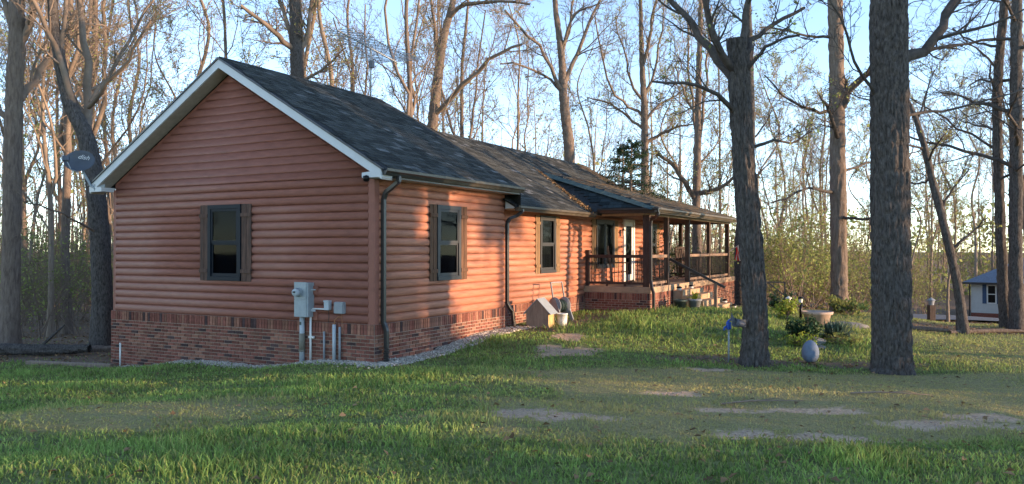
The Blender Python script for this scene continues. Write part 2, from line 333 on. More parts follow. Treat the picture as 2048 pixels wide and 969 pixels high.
def log_profile():
    a = [R(t) for t in (-90, -62, -35, -8, 20, 48, 75, 90)]
    return [(.006 + .050 * math.cos(t) ** .8 if math.cos(t) > .01 else .004, ROW / 2 + (ROW / 2 - .003) * math.sin(t)) for t in a]
PROF = log_profile()
OPEN = {"gable_wall": [(-4.19, -3.26, 1.41, 2.945)], "front_wall": [(1.96, 2.85, 1.41, 2.945)], "recessed_wall": [(7.16, 8.11, 1.41, 2.93), (11.0, 12.5, 1.45, 2.95), (13.3, 14.34, .7, 3.06), (15.9, 16.75, 1.45, 2.95)]}
def log_row(axis, lim, base, z0, name, m, parent, face):
    """one course of half-log siding: lim(z) gives its two ends; face(t, d) -> local point along the wall t, proud d"""
    for (oa, ob, oz0, oz1) in OPEN.get(parent.name, ()):
        if z0 + ROW > oz0 + .085 and z0 < oz1 - .085:
            a_, b_ = lim(z0 + ROW / 2)
            if a_ < oa - .03 and b_ > ob + .03:
                log_row(axis, lambda z, l_=lim, o_=oa: (l_(z)[0], o_ + .03), base, z0, name, m, parent, face); log_row(axis, lambda z, l_=lim, o_=ob: (o_ - .03, l_(z)[1]), base, z0, name, m, parent, face); return
    k = len(PROF); vs = []
    for e in (0, 1):
        for d, z in PROF: vs.append(face(lim(z0 + z)[e], d, z0 + z))
        for d, z in (PROF[-1], PROF[0]): vs.append(face(lim(z0 + z)[e], -.02, z0 + z))
    q = k + 2; fs = [(i, (i + 1) % q, q + (i + 1) % q, q + i) for i in range(q)] + [tuple(range(q))[::-1], tuple(range(q, 2 * q))]
    mb = MB(); mb.add(vs, fs); o = mb.build(name, m, parent, smooth=False); 
    ps = o.data.polygons
    for i in range(k - 1): ps[i].use_smooth = True
    return o

# walls (solid cores), each carrying its courses
gw = MB().prism([(-.01, 0, -.9), (-.01, 0, 3.49), (RIDN, 0, 5.615), (-W + .01, 0, 3.49), (-W + .01, 0, -.9)], (0, .2, 0)).build("gable_wall", "trim_wood", H)
f1 = MB().box((-.2, .2, -.5), (0, L1, 3.42)).build("front_wall", "trim_wood", H)
MB().box((-.19, L1 - .2, -.5), (-2, L1, 3.42)).build("return_wall", "trim_wood", H)
f2 = MB().box((SB - .2, L1, -.5), (SB, END2, 3.28)).build("recessed_wall", "siding_wood", H)
MB().box((SB - .21, END2 - .2, -.5), (-W, END2, 3.2)).build("end_wall", "siding_wood", H)
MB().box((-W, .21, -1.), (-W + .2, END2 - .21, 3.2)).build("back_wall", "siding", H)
MB().prism([(SB - .3, END2 - .2, 3.2), (RIDN, END2 - .2, 5.1), (-W, END2 - .2, 3.2)], (0, .2, 0)).build("end_gable", "siding_wood", H)
i = 0
while True:
    z0 = BT + i * ROW
    if z0 > 5.5: break
    def lim(z):
        if z < 3.44: return (-W + .09, -.09)
        h = (z - 3.44) / .59; return (min(-W + .09 + h, RIDN - .01), max(-.09 - h, RIDN + .01))
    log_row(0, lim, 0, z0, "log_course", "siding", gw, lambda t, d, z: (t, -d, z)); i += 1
for i in range(18):
    z0 = BT + i * ROW
    if z0 + ROW > 3.46: break
    log_row(0, lambda z: (.09, L1), 0, z0, "log_course", "siding_wood" , f1, lambda t, d, z: (d, t, z))
for i in range(17):
    z0 = BT + i * ROW
    if z0 + ROW > 3.29: break
    log_row(0, lambda z: (L1 + .02, END2), 0, z0, "log_course", "siding_wood", f2, lambda t, d, z: (SB + d, t, z))
# corner boards
ct = MB().box((-.10, -.045, BT - .004), (.0, .0, 3.36)).box((.0, -.045, BT - .004), (.045, .10, 3.36)); ct.build("corner_board", "trim_wood", H, bevel=.004)
MB().box((-W, -.04, BT - .004), (-W + .09, .0, 3.36)).build("corner_board", "trim_wood", H, bevel=.004)

# --- brick foundation: nearest bricks one by one, the rest joined
fd = MB().box((-W - .035, -.055, -1.), (.055, -.001, BT - .006)).box((.001, .0, -1.), (.055, L1 + .01, BT - .006)).box((SB, L1 + .012, -.6), (SB + .05, 10.1, BT - .006)).build("foundation", "mortar", H)
brick_mesh = {}
def brick_me(kind, sx, sz):
    key = (kind, round(sx, 3), round(sz, 3))
    if key not in brick_mesh:
        b = MB().box((-sx / 2, -.012, -sz / 2), (sx / 2, .012, sz / 2)); o = b.build("brick", kind, None); me = o.data; bpy.data.objects.remove(o); brick_mesh[key] = me
    return brick_mesh[key]
rb = random.Random(4); bricks = []
def brick_face(org, ax, out, length, ground, zt=BT, soldier=True, z_min=-9):
    """org: local start, ax along, out outward; returns placements"""
    org = Vector(org); ax = Vector(ax); out = Vector(out); n = int(length / .0755)
    zz = zt
    if soldier:
        for i in range(n):
            p = org + ax * (i + .5) * length / n; bricks.append((p + Vector((0, 0, zt - .1)) + out * rb.uniform(.0, .006), ax, out, length / n - .015, .186, rb.random()))
        zz = zt - .2
    c = 0
    while zz > -1.0:
        t = -.105 * (c % 2)
        while t < length:
            a, b = max(t, 0), min(t + .2, length)
            if b - a > .05:
                p = org + ax * (a + b) / 2; wp = hw(p.x, p.y)
                if zz > ground(wp.x, wp.y) - .09: bricks.append((p + Vector((0, 0, zz - .034)) + out * rb.uniform(0, .005), ax, out, b - a - .015, .052, rb.random()))
            t += .21
        zz -= .0677; c += 1
brick_face((.055, -.055, 0), (-1, 0, 0), (0, -1, 0), W + .09, gz)
brick_face((.055, -.055, 0), (0, 1, 0), (1, 0, 0), L1 + .06, gz)
brick_face((SB + .05, L1 + .05, 0), (0, 1, 0), (1, 0, 0), 5.2, gz)
def put_bricks(parent, keep, stuff_name):
    camp = Vector((0, 0, EYE)); order = sorted(range(len(bricks)), key=lambda i: (hw(bricks[i][0].x, bricks[i][0].y, bricks[i][0].z) - camp).length)
    mbs = {k: MB() for k in ("brick", "brick_tan", "brick_black")}
    for r_, i in enumerate(order):
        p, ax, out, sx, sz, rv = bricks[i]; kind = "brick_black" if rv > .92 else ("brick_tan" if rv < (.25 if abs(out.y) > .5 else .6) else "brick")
        if abs(sx - .185) < .02 and sz < .1: sx = .187
        M = Matrix((( *(-ax if ax.cross(out).z > 0 else ax), 0), (*out, 0), (0, 0, 1, 0), (0, 0, 0, 1))).transposed()
        M = Matrix.Translation(p) @ M.to_4x4()
        if r_ < keep:
            o = bpy.data.objects.new("brick", brick_me(kind, sx, sz)); COL.objects.link(o); o.parent = parent; o.matrix_local = M
        else: mbs[kind].box((-sx / 2, -.012, -sz / 2), (sx / 2, .012, sz / 2), M)
    for k, mb in mbs.items():
        if mb.v: tag(mb.build(stuff_name, k, parent, fix=False), kind="stuff")
    bricks.clear()
put_bricks(fd, 300, "brickwork")

# --- roofs
def roof_sheet(name, P, th, m):                     # P: polygon of local points; a deck of thickness th below it
    mb = MB(); k = len(P); lo = [(p[0], p[1], p[2] - th) for p in P]
    mb.add(list(P) + lo, [tuple(range(k)), tuple(range(k, 2 * k))[::-1]] + [(i, (i + 1) % k, k + (i + 1) % k, k + i) for i in range(k)]); return mb.build(name, m, H)
N0 = .44; V0 = -.32; VS = 4.93
roof1 = roof_sheet("roof", [(N0, V0, z1(N0)), (N0, VS, z1(N0)), (RIDN, VS, RID1), (RIDN, V0, RID1)], .06, "roof_deck")
NB = 2 * RIDN - N0
roof_sheet("rear_roof", [(RIDN, V0, RID1), (RIDN, VS, RID1), (NB, VS, z1(NB)), (NB, V0, z1(NB))], .06, "roof_deck")
N2 = .32; RV = 18.15
HT = Vector((-2.0, 10.95, 0)); HT.z = z2(HT.x) + .01   # head of the porch hip
PE_V = 9.72; PE_N = 2.10; PE_Z = 3.20; PEND = 20.1      # porch eaves
ps = (HT.z - PE_Z) / (PE_N - HT.x)
def zp(n): return PE_Z + ps * (PE_N - n)
roof2 = roof_sheet("main_roof", [(N2, 4.84, z2(N2)), (N2, RV, z2(N2)), (RIDN, RV, RID2), (RIDN, 4.84, RID2)], .06, "roof_deck")
roof_sheet("rear_main_roof", [(RIDN, 4.93, RID2), (RIDN, RV, RID2), (2 * RIDN - N2, RV, z2(N2)), (2 * RIDN - N2, 4.93, z2(N2))], .06, "roof_deck")
# saddle between the higher and the lower ridge
sad = MB().add([(RIDN, VS - .02, RID1), (N0 - .02, VS - .02, z1(N0 - .02)), (RIDN, 7.35, RID2 + .01), (RIDN - 3.7, VS - .02, z1(N0 - .02)), (N0 - .02, VS - .02, z2(N0 - .02) - .02), (RIDN - 3.7, VS - .02, z2(N0) - .02)],
               [(0, 1, 2), (0, 2, 3), (1, 4, 2), (2, 5, 3)]).build("saddle_roof", "shingle", H)
porch_roof = roof_sheet("porch_roof", [(PE_N, PE_V, PE_Z), (PE_N, PEND, PE_Z), (-3.45, PEND, zp(-3.45)), (-3.45, RV + .01, zp(-3.45)), (HT.x, RV + .01, HT.z), (HT.x, HT.y, HT.z)], .05, "roof_deck")
side_roof = roof_sheet("porch_side_roof", [(PE_N, PE_V, PE_Z), (HT.x, HT.y, HT.z + .002), (N2 - .02, PE_V - .22, z2(N2) - .02), (N2 + .1, PE_V, PE_Z - .02)], .04, "roof_deck")

sh_me = {}
def shingle_me(m, wd, ln):
    key = (m, round(wd, 2), round(ln, 2))
    if key not in sh_me:
        t = .011; mb = MB().add([(-wd / 2, 0, 0), (wd / 2, 0, 0), (wd / 2, ln, 0), (-wd / 2, ln, 0), (-wd / 2, 0, t), (wd / 2, 0, t), (wd / 2, ln, .002), (-wd / 2, ln, .002)],
                                [(4, 5, 6, 7), (0, 1, 5, 4), (1, 2, 6, 5), (3, 0, 4, 7)])
        o = mb.build("shingle", m, None, fix=False); sh_me[key] = o.data; bpy.data.objects.remove(o)
    return sh_me[key]
rs = random.Random(8); tabs = []
def lay_shingles(O, A, U, height, width, parent, pick, inside, exp=.135, tabw=.3):
    """O origin at the eave, A along the eave, U up the slope"""
    A = Vector(A).normalized(); U = Vector(U).normalized(); Nn = A.cross(U)
    if Nn.z < 0: Nn = -Nn
    c = 0; h = 0.
    while h < height:
        t = -rs.uniform(0, tabw)
        while t < width:
            wd = rs.choice((.17, .25, .33)); p = Vector(O) + A * (t + wd / 2) + U * (h)
            if inside(p): tabs.append((p + Nn * .004 - U * rs.uniform(0, .008), A, U, Nn, wd - .012, exp + .03, pick(p), parent))
            t += wd
        h += exp; c += 1
def pick_old(p): 
    q = float(vnoise(p.x * 1.7, p.y * .7, 1.0, 31)); return "shingle_pale" if rs.random() < (.03 + .15 * max(0, q - .6)) else "shingle"
U1 = Vector((-1, 0, PITCH))
lay_shingles((N0 + .01, V0, z1(N0) - .004), (0, 1, 0), U1, 4.62, VS - V0, roof1, pick_old, lambda p: V0 + .1 < p.y < VS - .1)
def in2(p):
    if p.y > RV - .12: return False
    if p.y < 7.4 and (p.y - 4.93) / 2.4 * (N0 - RIDN) < (N0 - p.x) * 1.0 and p.x < -.25: return False     # under the saddle
    if p.x > -2.05:                                                                              # under the porch roof
        vv = PE_V - .25 + (HT.y - PE_V + .25) * (N2 - p.x) / (N2 - HT.x)
        if p.y > vv - .1: return False
    return True
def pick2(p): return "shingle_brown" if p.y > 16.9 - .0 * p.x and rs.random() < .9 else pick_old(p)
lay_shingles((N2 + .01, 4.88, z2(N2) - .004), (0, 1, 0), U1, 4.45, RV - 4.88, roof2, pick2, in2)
UP = Vector((-1, 0, ps))
def inp(p):
    if p.x > HT.x: return p.y > PE_V + (HT.y - PE_V) * (PE_N - p.x) / (PE_N - HT.x) + .27 and p.y < PEND - .1
    return RV + .15 < p.y < PEND - .1
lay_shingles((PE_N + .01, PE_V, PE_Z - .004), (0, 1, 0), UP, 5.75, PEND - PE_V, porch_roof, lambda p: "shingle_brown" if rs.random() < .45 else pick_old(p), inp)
# porch side facet plane: through eave line and hip head
SA = Vector((-1, 0, 0)); hp = Vector((HT.x, HT.y, HT.z)); e0 = Vector((PE_N, PE_V, PE_Z)); d = hp - e0; US = (d - SA * d.dot(SA)); SL = US.length
def insd(p):
    f = (p - e0).dot(US.normalized()) / SL; xh = PE_N + (HT.x - PE_N) * f; xv = N2 + (HT.x - N2) * f
    return xv + .12 < p.x < xh - .22
lay_shingles(e0 + Vector((0, -.01, 0)), SA, US, SL, 4.2, side_roof, lambda p: "shingle_new", insd)
camp = Vector((0, 0, EYE)); tabs.sort(key=lambda t: (hw(t[0].x, t[0].y, t[0].z) - camp).length)
mbs = {}
for i_, (p, A, U, Nn, wd, ln, m, par) in enumerate(tabs):
    M = Matrix(((*A, 0), (*U, 0), (*Nn, 0), (0, 0, 0, 1))).transposed(); M.translation = p
    if i_ < 300:
        o = bpy.data.objects.new("shingle", shingle_me(m, wd, ln)); COL.objects.link(o); o.parent = par; o.matrix_local = M
    else:
        key = (par.name, m); mb, _ = mbs.setdefault(key, (MB(), par)); t = .011
        mb.add([M @ Vector(q) for q in ((-wd / 2, 0, 0), (wd / 2, 0, 0), (wd / 2, ln, 0), (-wd / 2, ln, 0), (-wd / 2, 0, t), (wd / 2, 0, t), (wd / 2, ln, .002), (-wd / 2, ln, .002))], [(4, 5, 6, 7), (0, 1, 5, 4), (1, 2, 6, 5), (3, 0, 4, 7)])
for (pn, m), (mb, par) in mbs.items(): tag(mb.build("shingle_field", m, par, fix=False), kind="stuff")
# ridge caps and hip cap
def caps(p, q, m, parent, step=.2, wd=.16, dr=.09):
    p, q = Vector(p), Vector(q); n = int((q - p).length / step); d = (q - p).normalized(); s = d.cross(Vector((0, 0, 1))).normalized(); mb = MB()
    for i in range(n):
        a = p + d * i * step; b = a + d * (step + .05)
        mb.add([a + s * wd - Vector((0, 0, dr - .006)), a + Vector((0, 0, .018)), a - s * wd - Vector((0, 0, dr - .006)), b + s * wd - Vector((0, 0, dr)), b + Vector((0, 0, .012)), b - s * wd - Vector((0, 0, dr))], [(0, 1, 4, 3), (1, 2, 5, 4), (0, 2, 1)])
    return mb.build("ridge_cap", m, parent, fix=False)
caps((RIDN, V0, RID1), (RIDN, VS, RID1), "shingle", roof1); caps((RIDN, VS - .1, RID1), (RIDN, 7.4, RID2 + .01), "shingle", sad); caps((RIDN, 7.3, RID2), (RIDN, RV, RID2), "shingle", roof2)
caps(e0 + Vector((-.05, .02, .01)), hp + Vector((0, 0, .01)), "hip_cap", side_roof, step=.3, wd=.21, dr=.085)
# leaves gathered in the valley
rl = random.Random(5); mb = MB()
va = Vector((N2 - .1, PE_V - .28, z2(N2 - .1))); vb = Vector((HT.x, HT.y - .1, HT.z))
for i in range(600):
    f = rl.random() ** 1.5; c = va.lerp(vb, f); c = c + Vector((rl.gauss(0, .1), rl.gauss(-.05, .10 * (1.2 - f)), 0)); c.z = z2(c.x) + .02 + rl.random() * .05 * (1 - f)
    q = Quaternion((rl.gauss(0, .5), rl.gauss(0, .5), 1), rl.random() * 6); s = rl.uniform(.03, .06)
    mb.add([c + q @ Vector(v) for v in ((-s, 0, 0), (0, -s * .5, .01), (s, 0, 0), (0, s * .5, .01))], [(0, 1, 2, 3)])
lo = mb.build("leaf_litter", "dead_leaf", roof2, fix=False); tag(lo, kind="stuff")

# --- rake boards, soffits, fascia, gutters
def rake(sgn):
    def pt(n, dz, y): return (RIDN + sgn * n, y, RID1 - PITCH * n + dz)
    e = N0 - RIDN - .03
    MB().prism([pt(0, -.045, V0 - .02), pt(e, -.045, V0 - .02), pt(e, -.215, V0 - .02), pt(0, -.215, V0 - .02)], (0, .03, 0)).build("rake_board", "white_metal", H)
    MB().prism([pt(0, -.005, V0 - .045), pt(e + .04, -.005, V0 - .045), pt(e + .04, -.042, V0 - .045), pt(0, -.042, V0 - .045)], (0, .06, 0)).build("drip_edge", "gutter", H)
    MB().prism([pt(0, -.185, V0 + .012), pt(e, -.185, V0 + .012), pt(e, -.222, V0 + .012), pt(0, -.222, V0 + .012)], (0, .3, 0)).build("soffit", "soffit", H)
    # boxed eave return
    MB().prism([(RIDN + sgn * (e + .005), V0 - .028, z1(RIDN + e) - .06), (RIDN + sgn * (e + .005), V0 - .028, 3.31), (RIDN + sgn * (3.60), V0 - .028, 3.31), (RIDN + sgn * 3.60, V0 - .028, 3.40)], (0, .335, 0)).build("eave_return", "white_metal", H)
rake(1); rake(-1)
MB().box((-.02, .02, 3.318), (N0 - .06, VS - .01, 3.34)).build("soffit", "soffit", H)
MB().box((SB, L1 + .06, 2.985), (N2 - .06, 9.6, 3.005)).build("soffit", "soffit", H)
def gutter(p, q, outv, name="gutter", m="gutter", size=.12):
    """K-style gutter: a profile swept from p to q, outv = outward"""
    p, q, o = Vector(p), Vector(q), Vector(outv); s = size
    prof = [(0, 0), (0, -s), (.55 * s, -s), (.72 * s, -.62 * s), (.98 * s, -.40 * s), (1.0 * s, 0), (.88 * s, 0), (.86 * s, -.03), (.1 * s, -.05), (.05 * s, 0)]
    k = len(prof); vs = [c + o * a + Vector((0, 0, b)) for c in (p, q) for a, b in prof]
    MB().add(vs, [(i, (i + 1) % k, k + (i + 1) % k, k + i) for i in range(k)] + [tuple(range(k))[::-1], tuple(range(k, 2 * k))]).build(name, m, H)
gutter((N0 - .03, V0 + .02, z1(N0) - .01), (N0 - .03, 1.55, z1(N0) - .01), (1, 0, 0)); gutter((N0 - .03, 1.552, z1(N0) - .01), (N0 - .03, VS, z1(N0) - .01), (1, 0, 0), m="gutter_weathered")
MB().box((N0 - .065, V0 + .02, 3.31), (N0 - .032, VS - .01, z1(N0) - .065)).build("fascia", "gutter", H)
gutter((N2 - .03, L1 + .07, z2(N2) - .01), (N2 - .03, PE_V - .1, z2(N2) - .01), (1, 0, 0), m="gutter_weathered")
MB().box((N2 - .065, L1 + .07, 2.98), (N2 - .032, PE_V - .1, z2(N2) - .065)).build("fascia", "gutter", H)
MB().prism([(.05, L1 + .05, 3.0), (N2 - .04, L1 + .05, 3.0), (N2 - .04, L1 + .05, z2(N2) - .03), (.05, L1 + .05, z2(.05) - .065)], (0, .02, 0)).build("eave_return", "white_metal", H)
gutter((N2 + .06, PE_V + .03, PE_Z - .012), (PE_N + .08, PE_V + .03, PE_Z - .012), (0, -1, 0)); gutter((PE_N - .03, PE_V - .06, PE_Z - .014), (PE_N - .03, PEND - .02, PE_Z - .014), (1, 0, 0), m="gutter_weathered")
MB().box((PE_N - .065, PE_V + .06, PE_Z - .16), (PE_N - .032, PEND - .04, PE_Z - .055)).build("fascia", "gutter_weathered", H)
MB().box((N2 + .1, PE_V + .032, PE_Z - .16), (PE_N - .07, PE_V + .06, PE_Z - .055)).build("fascia", "gutter", H)

def downspout(pts, w=.075, name="downspout", m="gutter"):
    mb = MB()
    for a, b in zip(pts, pts[1:]): mb.bar(a, Vector(b) + (Vector(b) - Vector(a)).normalized() * .012, w, w, up=(0, 1, 0) if abs(Vector(b).z - Vector(a).z) > .05 else (0, 0, 1))
    return mb.build(name, m, H, bevel=.008)
dsp = downspout([(N0 + .03, .10, 3.36), (N0 + .03, .10, 3.26), (N0 - .12, .12, 3.17), (.16, .14, 3.08), (.10, .15, 2.96), (.10, .15, .72), (.15, .15, .62), (.165, .15, .56), (.165, .15, .27)])
dr_ = MB()
for i in range(9): a = .27 - i * .03; dr_.tube([(.165 + .004 * i, .15 - .006 * i, a), (.165 + .004 * i, .15 - .006 * i, a - .02)], .058 if i % 2 else .048, 12)
dr_.box((.08, .0, -.06), (.26, .2, .0)); dr_.build("drain_boot", "black_metal", dsp)
ds2 = downspout([(N2 + .03, L1 + .32, 3.02), (N2 + .03, L1 + .32, 2.92), (N2 - .1, L1 + .28, 2.82), (.08, L1 + .2, 2.76), (.04, L1 + .15, 2.66), (.04, L1 + .15, .78), (.07, L1 + .22, .66), (.10, L1 + .3, .58), (.12, L1 + .32, .3)])
dr_ = MB()
for i in range(7): a = .33 - i * .03; dr_.tube([(.13, L1 + .32, a), (.13, L1 + .32, a - .02)], .062 if i % 2 else .05, 12)
dr_.build("drain_boot", "black_metal", ds2)
downspout([(PE_N + .02, PE_V + .12, PE_Z - .12), (PE_N + .02, PE_V + .12, PE_Z - .2), (PE_N - .12, PE_V + .25, PE_Z - .29), (1.82, PE_V + .42, PE_Z - .33), (1.80, PE_V + .44, PE_Z - .5), (1.80, PE_V + .44, 1.15), (1.86, PE_V + .36, .95), (1.92, PE_V + .32, .80), (1.92, PE_V + .32, .12)])

# --- windows and shutters
def window(face, a, b, z0, z1_, frame, name="window", glaze=True, drape=False, split=True):
    """face(t, d, z) -> local point; a..b along the wall"""
    def bx(t0, t1, d0, d1, za, zb): 
        mb = MB(); pts = [face(t, d, z) for z in (za, zb) for t, d in ((t0, d0), (t1, d0), (t1, d1), (t0, d1))]
        return mb.add(pts, [(0, 3, 2, 1), (4, 5, 6, 7), (0, 1, 5, 4), (1, 2, 6, 5), (2, 3, 7, 6), (3, 0, 4, 7)])
    def join(*ms):
        r = MB()
        for m_ in ms: r.add(m_.v, m_.f)
        return r
    f = .085; D = .085
    wn = join(bx(a, b, 0, D, z1_ - f, z1_), bx(a, b, 0, D + .01, z0, z0 + f), bx(a, a + f, 0, D, z0 + f, z1_ - f), bx(b - f, b, 0, D, z0 + f, z1_ - f)).build(name, frame, H, bevel=.004)
    a2, b2, c0, c1 = a + f + .002, b - f - .002, z0 + f + .002, z1_ - f - .002; zm = (c0 + c1) / 2; s = .045
    if split:
        join(bx(a2, b2, .045, .072, c1 - s, c1), bx(a2, b2, .045, .072, zm - .005, zm + s), bx(a2, a2 + s, .045, .072, zm + s, c1 - s), bx(b2 - s, b2, .045, .072, zm + s, c1 - s)).build("upper_sash", frame, wn)
        join(bx(a2, b2, .035, .055, zm - s, zm - .006), bx(a2, b2, .035, .06, c0, c0 + s * 1.4), bx(a2, a2 + s, .035, .055, c0 + s * 1.4, zm - s), bx(b2 - s, b2, .035, .055, c0 + s * 1.4, zm - s)).build("lower_sash", frame, wn)
        bx(a2 + s, b2 - s, .056, .059, zm + s, c1 - s).build("pane", "pane_glass", wn); bx(a2 + s, b2 - s, .042, .045, c0 + s * 1.4, zm - s).build("pane", "pane_glass", wn)
    else:
        m_ = (a2 + b2) / 2
        for q0, q1 in ((a2, m_ - .02), (m_ + .02, b2)):
            sh = join(bx(q0, q1, .035, .06, c1 - s, c1), bx(q0, q1, .035, .06, c0, c0 + s), bx(q0, q0 + s, .035, .06, c0 + s, c1 - s), bx(q1 - s, q1, .035, .06, c0 + s, c1 - s)).build("sash", frame, wn)
            bx(q0 + s, q1 - s, .045, .048, c0 + s, c1 - s).build("pane", "pane_glass", wn)
    if drape: bx(a2, b2, .002, .010, c0, c1).build("curtain", "drape", wn)
    else:
        bl = MB(); z = c0
        bl = join(bl, bx(a2, b2, .004, .008, c0, c1))
        while z < c1 - .03: bl = join(bl, bx(a2 + .01, b2 - .01, .009, .028, z, z + .004)); z += .035
        bl.build("blind", "blind", wn)
    return wn
def shutter(face, a, b, z0, z1_, m):
    def bx(t0, t1, d0, d1, za, zb):
        return MB().add([face(t, d, z) for z in (za, zb) for t, d in ((t0, d0), (t1, d0), (t1, d1), (t0, d1))], [(0, 3, 2, 1), (4, 5, 6, 7), (0, 1, 5, 4), (1, 2, 6, 5), (2, 3, 7, 6), (3, 0, 4, 7)])
    sh = bx(a + .01, b - .01, .0, .045, z0 + .02, z1_ - .02).build("shutter", m, H)
    k = 2; wd = (b - a) / k
    for i in range(k): bx(a + i * wd + .004, a + (i + 1) * wd - .004, .046, .066 + .003 * i, z0 + rb.uniform(0, .01), z1_ - rb.uniform(0, .01)).build("plank", m, sh, bevel=.004)
    for z in (z0 + .17, z1_ - .26): bx(a - .004, b + .004, .070, .092, z, z + .075).build("batten", m, sh, bevel=.004)
GF = lambda t, d, z: (-t, -d, z)
FF = lambda t, d, z: (d, t, z)
RF = lambda t, d, z: (SB + d, t, z)
window(GF, 3.26, 4.19, 1.41, 2.945, "window_frame"); shutter(GF, 2.98, 3.25, 1.40, 2.95, "shutter_grey"); shutter(GF, 4.20, 4.42, 1.40, 2.95, "shutter_grey")
window(FF, 1.96, 2.85, 1.41, 2.945, "window_frame_grey"); shutter(FF, 1.70, 1.95, 1.40, 2.95, "shutter_brown"); shutter(FF, 2.86, 3.11, 1.40, 2.95, "shutter_brown")
window(RF, 7.16, 8.11, 1.41, 2.93, "window_frame_grey", drape=True); shutter(RF, 6.90, 7.15, 1.40, 2.94, "shutter_tan"); shutter(RF, 8.12, 8.39, 1.40, 2.94, "shutter_tan")
window(RF, 11.0, 12.5, 1.45, 2.95, "window_frame_grey", drape=True, split=False); shutter(RF, 12.52, 12.86, 1.44, 2.96, "shutter_tan"); shutter(RF, 10.66, 10.98, 1.44, 2.96, "shutter_tan")
window(RF, 15.9, 16.75, 1.45, 2.95, "window_frame_grey", drape=True); shutter(RF, 16.77, 17.1, 1.44, 2.96, "shutter_tan")
# storm door
d0 = MB()
for (t0, t1, za, zb) in ((13.30, 13.42, .98, 3.06), (14.22, 14.34, .98, 3.06), (13.422, 14.218, 2.94, 3.06)): d0.box((SB, t0, za), (SB + .10, t1, zb))
dr = d0.build("door", "white_paint", H)
d1 = MB()
for (t0, t1, za, zb) in ((13.425, 13.55, 1.0, 2.935), (14.09, 14.215, 1.0, 2.935), (13.552, 14.088, 2.80, 2.935), (13.552, 14.088, 1.0, 1.2)): d1.box((SB + .03, t0, za), (SB + .075, t1, zb))
d1.build("door_frame", "white_paint", dr); MB().box((SB + .045, 13.551, 1.201), (SB + .05, 14.089, 2.799)).build("pane", "pane_glass", dr)
MB().box((SB + .036, 13.551, 1.201), (SB + .043, 14.089, 2.799)).build("inner_door", "dark_wood", dr); MB().bar((SB + .10, 14.15, 1.85), (SB + .10, 14.15, 2.0), .025).build("handle", "black_metal", dr)

# --- porch
PV0 = 10.1; PV1 = 20.4; PN1 = 1.80; DECK = .97
MB().box((SB, PV0 + .003, DECK - .17), (PN1 + .02, PV1, DECK)).build("porch_floor", "concrete", H, bevel=.008)
pf = MB().box((SB + .06, PV0 + .02, -.4), (PN1 - .01, PV1 - .03, DECK - .171)).build("porch_foundation", "mortar", H)
brick_face((SB + .06, PV0 + .02, 0), (1, 0, 0), (0, -1, 0), PN1 - .07 - SB, gz, zt=DECK - .175)
brick_face((PN1 - .01, PV0 + .02, 0), (0, 1, 0), (1, 0, 0), PV1 - PV0 - .05, gz, zt=DECK - .175)
put_bricks(pf, 0, "brickwork")
PZT = 3.0
for (n, v, s, m) in ((1.66, 10.26, .19, "dark_wood"), (1.68, 12.0, .14, "post_wood"), (1.68, 14.25, .14, "post_wood"), (1.68, 16.9, .11, "post_wood"), (1.68, 19.7, .15, "post_wood"), (SB + .10, 19.7, .14, "post_wood"), (-3.2, 19.7, .14, "post_wood")):
    MB().box((n - s / 2, v - s / 2, DECK), (n + s / 2, v + s / 2, PZT - .002)).build("porch_post", m, H, bevel=.006)
MB().box((1.58, 10.2, PZT), (1.78, PEND - .25, PZT + .16)).build("porch_beam", "beam_wood", H, bevel=.004)
MB().box((SB + .05, 10.17, PZT), (1.579, 10.33, PZT + .15)).build("porch_beam", "beam_wood", H, bevel=.004)
MB().box((-3.4, 19.62, PZT), (1.579, 19.78, PZT + .14)).build("porch_beam", "dark_wood", H)
MB().box((SB + .06, 10.34, PZT + .02), (1.575, 19.6, PZT + .05)).build("porch_ceiling", "dark_wood", H)
def railing(p, q, m, z_top=1.88, z_bot=1.10, end_post=None):
    p, q = Vector(p), Vector(q); up = Vector((0, 0, 1)); L = (q - p).length; d = (q - p).normalized()
    r = MB().bar(p + up * (z_top - .045), q + up * (z_top - .045), .09, .09).build("railing", m, H, bevel=.006)
    MB().bar(p + up * (z_bot - .035), q + up * (z_bot - .035), .06, .07).build("bottom_rail", m, r)
    n = int(L / .115)
    for i in range(n):
        c = p + d * L * (i + .5) / n; MB().bar(c + up * z_bot, c + up * (z_top - .09), .016, .016, up=(1, 0, 0)).build("baluster", "black_metal", r, fix=False)
    for f in (.33, .66):
        c = p + d * L * f; MB().bar(c + up * DECK, c + up * (z_bot - .07), .06, .06, up=(1, 0, 0)).build("foot", m, r)
MB().box((SB + .05, 10.19, DECK), (SB + .16, 10.31, 1.99)).box((SB + .035, 10.175, 1.99), (SB + .175, 10.325, 2.02)).build("newel_post", "dark_wood", H)
railing((SB + .162, 10.25, 0), (1.564, 10.25, 0), "dark_wood"); railing((1.68, 10.357, 0), (1.68, 11.929, 0), "rail_wood")
railing((1.68, 14.322, 0), (1.68, 16.844, 0), "rail_wood"); railing((1.68, 16.957, 0), (1.68, 19.624, 0), "rail_wood"); railing((SB + .172, 19.7, 0), (1.604, 19.7, 0), "dark_wood"); railing((-3.128, 19.7, 0), (SB + .028, 19.7, 0), "dark_wood")
